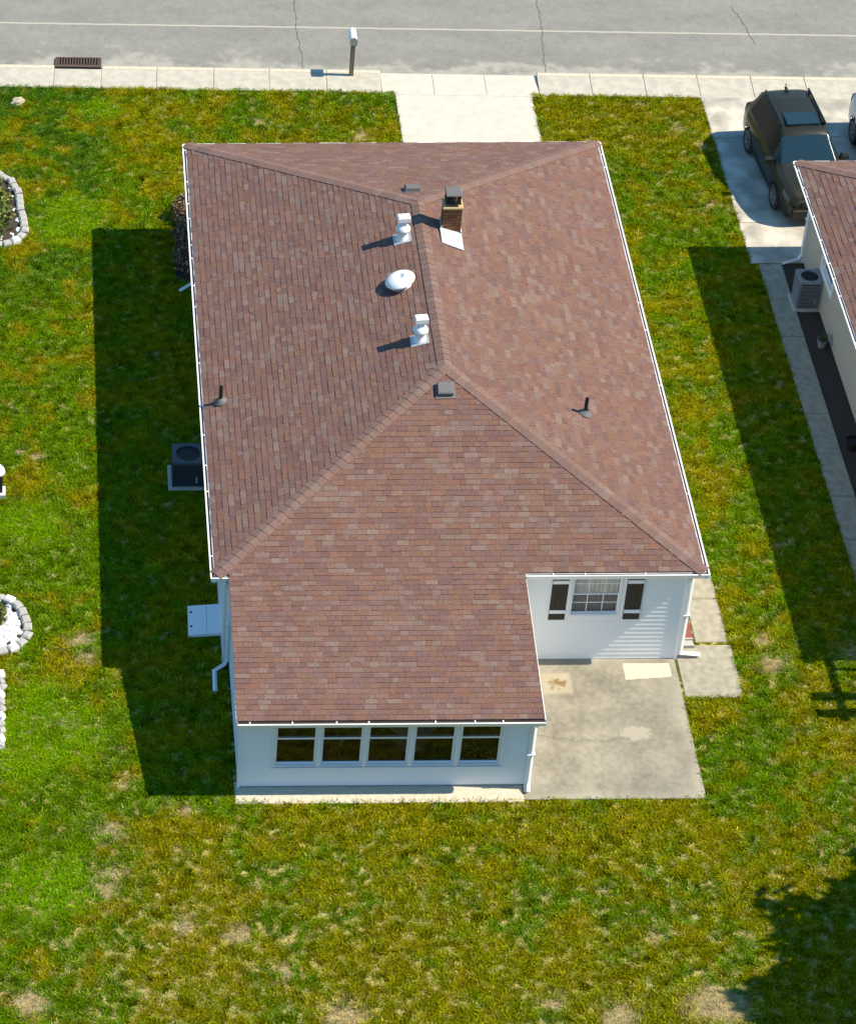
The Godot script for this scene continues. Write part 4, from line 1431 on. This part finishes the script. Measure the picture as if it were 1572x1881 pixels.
func planter(label: String, at: Vector3, outline: Array, edge: Material, fill: Material, seed_: int) -> void:
	var p := thing("planter_bed", label, "flower bed", at)
	var r := RandomNumberGenerator.new()
	r.seed = seed_
	var n := outline.size()
	# edging blocks along the outline, evenly spaced
	var c2 := Curve2D.new()
	for k in n + 1:
		c2.add_point(outline[k % n])
	var total := c2.get_baked_length()
	var count := int(total / 0.24)
	for k in count:
		var q := c2.sample_baked(total * k / count)
		var q2 := c2.sample_baked(fmod(total * (k + 0.5) / count, total))
		var ang := atan2(-(q2 - q).y, (q2 - q).x)
		var st := begin()
		var e := r.randf_range(-0.015, 0.015)
		slab(st, Vector3(-0.108, -0.02, -0.10 + e), Vector3(0.108, 0.13 + r.randf_range(-0.02, 0.02), 0.09 + e), 0.035, Transform3D(Basis(Vector3.UP, ang + r.randf_range(-0.08, 0.08)), Vector3(q.x, 0, q.y)))
		obj("edging_stone", st, edge if r.randf() < 0.8 else fill, p)
	# soil inside, gravel over most of it
	var st := begin()
	var inner := []
	for k in n:
		inner.append(outline[k] * 0.95)
	inner.reverse()
	patch(st, inner, 0.03)
	obj("soil", st, M.soil, p)
	if seed_ == 1:
		st = begin()
		var bed := []
		for k in n:
			bed.append(outline[k] * 0.80 * (1.0 + 0.05 * sin(k * 5.0)))
		bed.reverse()
		patch(st, bed, 0.04)
		obj("gravel_bed", st, fill, p)
	var mm := begin()
	var cnt := 900 if seed_ == 1 else 90
	for k in cnt:
		var a := r.randf() * TAU
		var o: Vector2 = outline[int(a / TAU * n) % n]
		var f := sqrt(r.randf_range(0.0 if seed_ == 1 else 0.62, 0.72))
		var x := o.x * f + r.randf_range(-0.07, 0.07)
		var z := o.y * f + r.randf_range(-0.07, 0.07)
		if seed_ == 1 and absf(x) < 0.40 and z > -0.66 and z < 0.1:
			continue
		var s := r.randf_range(0.02, 0.042)
		lathe(mm, [[s * 1.1, 0.0], [s, s * 0.7], [s * 0.5, s], [0.0, s * 1.05]], 6, Transform3D(Basis(Vector3.UP, a), Vector3(x, 0.03, z)))
	var g := obj("gravel", mm, fill, p)
	g.set_meta("kind", "stuff")
	foliage("plants", p, Vector3(0, 0.10, -0.25 if seed_ == 1 else 0.0), Vector3(0.38, 0.12, 0.38) if seed_ == 1 else Vector3(0.50, 0.06, 1.2), 3000, 0.06, [Color(0.14, 0.17, 0.02), Color(0.22, 0.22, 0.06), Color(0.09, 0.14, 0.015)], seed_ + 50)
	keep_out.append(Rect2(at.x - 0.75, at.z - (0.75 if seed_ == 1 else 1.45), 1.45, 1.6 if seed_ == 1 else 2.9))

func foliage(called: String, parent: Node, c: Vector3, r: Vector3, count: int, size: float, cols: Array, seed_: int) -> void:
	# leaf-sized faces spread through an uneven volume
	var g := RandomNumberGenerator.new()
	g.seed = seed_
	var n := FastNoiseLite.new()
	n.seed = seed_
	n.frequency = 1.3
	var st := begin()
	for k in count:
		var d := Vector3(g.randfn(), g.randfn(), g.randfn()).normalized()
		var rad := pow(g.randf(), 0.55) * (1.0 + 0.7 * n.get_noise_3dv(d * 1.6))
		var p := c + d * r * rad
		if p.y < 0.01:
			p.y = 0.01 + g.randf() * 0.03
		var col: Color = cols[g.randi() % cols.size()] * g.randf_range(0.8, 1.25)
		st.set_color(col)
		var b := Basis(Vector3(g.randfn(), g.randfn(), g.randfn()).normalized(), g.randf() * TAU)
		var s := size * g.randf_range(0.6, 1.3)
		var u := b.x * s
		var w := b.y * s * 0.45
		quad(st, p - u, p - w, p + u, p + w)
	var m := material(Color.WHITE, 0.85)
	m.vertex_color_use_as_albedo = true
	var o := obj(called, st, m, parent)

func make_tree() -> void:
	var t := thing("shade_tree", "leafy tree whose shadow darkens the lower right lawn", "tree", Vector3(18.0, 0, 25.3))
	var st := begin()
	var pts := [Vector3(0, -0.1, 0), Vector3(0.05, 1.2, 0.03), Vector3(-0.05, 2.4, 0.0), Vector3(0.1, 3.6, -0.1)]
	for k in 3:
		tube(st, [pts[k], pts[k + 1]], 0.20 - k * 0.04, 12)
	obj("trunk", st, M.wood, t)
	st = begin()
	for k in 9:
		var a := TAU * k / 9.0 + 0.3
		var h := 2.2 + 0.15 * k
		tube(st, [Vector3(0, h, 0), Vector3(cos(a) * 1.0, h + 1.3, sin(a) * 1.0)], 0.07, 8)
		tube(st, [Vector3(cos(a) * 1.0, h + 1.3, sin(a) * 1.0), Vector3(cos(a) * 1.9, h + 2.6, sin(a) * 1.9)], 0.04, 6)
	obj("limbs", st, M.wood, t)
	var cols := [Color(0.05, 0.09, 0.015), Color(0.07, 0.12, 0.02), Color(0.04, 0.07, 0.012)]
	foliage("crown", t, Vector3(0, 5.3, 0), Vector3(2.8, 2.3, 3.3), 52000, 0.28, cols, 91)

# ---------------------------------------------------------------- cars
func car_half(z: float, k: float) -> Vector3:
	# the left half of the body (x < 0): z runs 0 (tail) to 1 (nose), k runs 0 (sill) to 1 (centre line of the top)
	var top := [[0.0, 0.86], [0.015, 0.98], [0.04, 1.10], [0.10, 1.50], [0.14, 1.60], [0.25, 1.655], [0.42, 1.66], [0.545, 1.60], [0.575, 1.56], [0.735, 1.06], [0.76, 1.02], [0.90, 0.94], [0.96, 0.84], [0.985, 0.74], [1.0, 0.62]]
	var hw := [[0.0, 0.74], [0.03, 0.82], [0.12, 0.875], [0.5, 0.885], [0.8, 0.87], [0.93, 0.80], [0.98, 0.70], [1.0, 0.60]]
	var tw := [[0.0, 0.62], [0.10, 0.56], [0.2, 0.57], [0.45, 0.585], [0.56, 0.57], [0.735, 0.70], [0.85, 0.70], [0.95, 0.62], [1.0, 0.50]]
	var t := track(top, z)
	var w := track(hw, z)
	var r := track(tw, z)
	var belt := minf(0.99, t - 0.05)
	var pts := [Vector2(w * 0.93, 0.20), Vector2(w * 0.985, 0.34), Vector2(w, 0.56), Vector2(w * 0.995, belt - 0.14 * minf(1.0, belt / 0.99)), Vector2(w * 0.965, belt), Vector2(lerpf(w * 0.96, r, 0.86), lerpf(belt, t, 0.80)), Vector2(r, lerpf(belt, t, 0.95)), Vector2(r * 0.62, t + 0.002), Vector2(0.0, t + 0.012)]
	var f := k * (pts.size() - 1)
	var i := mini(int(f), pts.size() - 2)
	var p: Vector2 = pts[i].lerp(pts[i + 1], f - i)
	return Vector3(-p.x, p.y, -2.12 + z * 4.24)

func track(a: Array, x: float) -> float:
	for i in a.size() - 1:
		if x <= a[i + 1][0]:
			return lerpf(a[i][1], a[i + 1][1], (x - a[i][0]) / (a[i + 1][0] - a[i][0]))
	return a[-1][1]

func car_patch(z0: float, z1: float, k0: float, k1: float, side: float, lift: float, nz := 8, nk := 4, skew0 := 0.0, skew1 := 0.0) -> SurfaceTool:
	var st := rounded()
	for i in nz:
		for j in nk:
			var q := []
			for c in [[i, j], [i + 1, j], [i + 1, j + 1], [i, j + 1]]:
				var kk := lerpf(k0, k1, float(c[1]) / nk)
				var tt := float(c[1]) / nk
				var zz := lerpf(z0 + skew0 * tt, z1 + skew1 * tt, float(c[0]) / nz)
				var p := car_half(zz, kk)
				var dz := car_half(minf(zz + 0.01, 1.0), kk) - car_half(maxf(zz - 0.01, 0.0), kk)
				var dk := car_half(zz, minf(kk + 0.02, 1.0)) - car_half(zz, maxf(kk - 0.02, 0.0))
				var nn := dk.cross(dz).normalized()
				if nn.dot(p - Vector3(0, 0.7, p.z)) < 0.0:
					nn = -nn
				p += nn * lift
				p.x *= -side
				q.append(p)
			quad(st, q[0], q[1], q[2], q[3])
	return st

func make_car(label: String, at: Vector3, turn: float, paint: Material) -> void:
	var c := thing("parked_car", label, "car", at, turn, "cars on the drive next door")
	var st := rounded()
	var nz := 60
	var nk := 24
	for s in [-1.0, 1.0]:
		for i in nz:
			for j in nk:
				var a := car_half(float(i) / nz, float(j) / nk)
				var b := car_half(float(i + 1) / nz, float(j) / nk)
				var d := car_half(float(i + 1) / nz, float(j + 1) / nk)
				var e := car_half(float(i) / nz, float(j + 1) / nk)
				# wheel openings
				var skip := false
				for wz in [-1.27, 1.23]:
					var m := (a + d) * 0.5
					if Vector2(m.z - wz, m.y - 0.33).length() < 0.385 and j < nk * 0.4:
						skip = true
				if skip:
					continue
				for p in [a, b, d, e]:
					pass
				if s < 0:
					quad(st, a, b, d, e)
				else:
					var f := Vector3(-1, 1, 1)
					quad(st, e * f, d * f, b * f, a * f)
	for z in [0.0, 1.0]:
		for j in nk:
			var a := car_half(z, float(j) / nk)
			var b := car_half(z, float(j + 1) / nk)
			quad(st, a, b, b * Vector3(-1, 1, 1), a * Vector3(-1, 1, 1))
	box(st, Vector3(-0.75, 0.20, -2.0), Vector3(0.75, 0.24, 2.0))
	obj("body", st, paint, c)
	st = begin()
	for wz in [-1.27, 1.23]:
		box(st, Vector3(-0.80, 0.24, wz - 0.42), Vector3(0.80, 0.80, wz + 0.42))
	obj("wheel_housing", st, M.black, c)
	for s in [-1.0, 1.0]:
		# side glass in three lights
		for g in [[0.135, 0.275], [0.29, 0.455], [0.47, 0.63]]:
			var sk: float = -0.055 if g[0] > 0.4 else (0.0)
			obj("side_window", car_patch(g[0], g[1], 0.515, 0.70, s, 0.006, 5, 4, 0.02 if g[0] < 0.2 else 0.0, sk), M.side_glass, c)
		obj("headlight", car_patch(0.90, 0.972, 0.36, 0.50, s, 0.008, 4, 3), M.lamp_glass, c)
		obj("tail_light", car_patch(0.012, 0.05, 0.36, 0.56, s, 0.008, 3, 3), M.rust, c)
		obj("sill_trim", car_patch(0.19, 0.75, 0.0, 0.16, s, 0.008, 6, 2), M.black, c)
		st = begin()
		slab(st, Vector3(s * 0.545 - 0.02, 1.66, -1.45), Vector3(s * 0.545 + 0.02, 1.705, 0.12), 0.012)
		box(st, Vector3(s * 0.545 - 0.018, 1.60, -1.42), Vector3(s * 0.545 + 0.018, 1.66, -1.30))
		box(st, Vector3(s * 0.545 - 0.018, 1.60, -0.02), Vector3(s * 0.545 + 0.018, 1.66, 0.10))
		obj("roof_rail", st, M.black, c)
		var mi := begin()
		slab(mi, Vector3(s * 0.96 - 0.10, 1.0, 0.64), Vector3(s * 0.96 + 0.10, 1.14, 0.78), 0.03)
		box(mi, Vector3(s * 0.86 - 0.03, 0.99, 0.68), Vector3(s * 0.86 + 0.03, 1.03, 0.74))
		obj("mirror", mi, paint, c)
		for wz in [-1.27, 1.23]:
			var wh := node("wheel", c)
			wh.position = Vector3(s * 0.775, 0.335, wz)
			wh.rotation.z = -s * PI / 2
			st = begin()
			lathe(st, [[0.22, -0.10], [0.31, -0.11], [0.335, -0.08], [0.335, 0.08], [0.31, 0.11], [0.22, 0.10]], 28)
			obj("tyre", st, M.tyre, wh)
			st = begin()
			lathe(st, [[0.225, 0.10], [0.21, 0.105], [0.20, 0.06], [0.0, 0.05]], 24)
			for k in 5:
				box(st, Vector3(0.02, 0.05, -0.03), Vector3(0.215, 0.10, 0.03), Transform3D(Basis(Vector3.UP, k * TAU / 5), Vector3.ZERO))
			obj("rim", st, M.rim, wh)
		for z in [-0.18, 0.75]:
			st = begin()
			box(st, Vector3(s * 0.882 - 0.012, 0.86, z - 0.30), Vector3(s * 0.882 + 0.018, 0.885, z - 0.12))
			obj("door_handle", st, paint, c)
	# windscreen, rear window, sunroof: both halves in one pane
	for g in [["windscreen", 0.590, 0.725, 0.70, 1.0], ["rear_window", 0.045, 0.100, 0.74, 1.0]]:
		st = rounded()
		var l := car_patch(g[1], g[2], g[3], 1.0, -1.0, 0.006, 8, 8)
		var r := car_patch(g[1], g[2], g[3], 1.0, 1.0, 0.006, 8, 8)
		st.append_from(l.commit(), 0, Transform3D.IDENTITY)
		st.append_from(r.commit(), 0, Transform3D.IDENTITY)
		obj(g[0], st, M.car_glass, c)
	st = begin()
	slab(st, Vector3(-0.40, 1.62, -0.42), Vector3(0.40, 1.676, 0.12), 0.004)
	obj("sunroof", st, M.car_glass, c)
	st = begin()
	box(st, Vector3(-0.42, 0.56, 2.085), Vector3(0.42, 0.70, 2.125))
	obj("grille", st, M.black, c)
	st = begin()
	slab(st, Vector3(-0.62, 0.22, 1.98), Vector3(0.62, 0.50, 2.14), 0.04)
	obj("bumper_trim", st, M.black, c)
	st = begin()
	tube(st, [Vector3(0.0, 1.62, -1.50), Vector3(0.0, 1.74, -1.62)], 0.014, 6)
	slab(st, Vector3(-0.03, 1.63, -1.60), Vector3(0.03, 1.68, -1.42), 0.015)
	obj("antenna", st, M.black, c)

func _ready() -> void:
	rng.seed = 1
	make_light_and_camera()
	make_materials()
	make_lawn()
	make_street()
	print("street")
	rng.seed = 2
	make_house()
	make_neighbour()
	print("houses")
	make_small_things()
	make_car("dark olive SUV parked on the drive next door", Vector3(15.42, 0.025, -2.25), 0.075, M.car)
	make_car("white car at the right edge, mostly out of the picture", Vector3(18.10, 0.025, -2.6), 0.03, M.car_white)
	make_tree()
	make_grass()
	print("done")
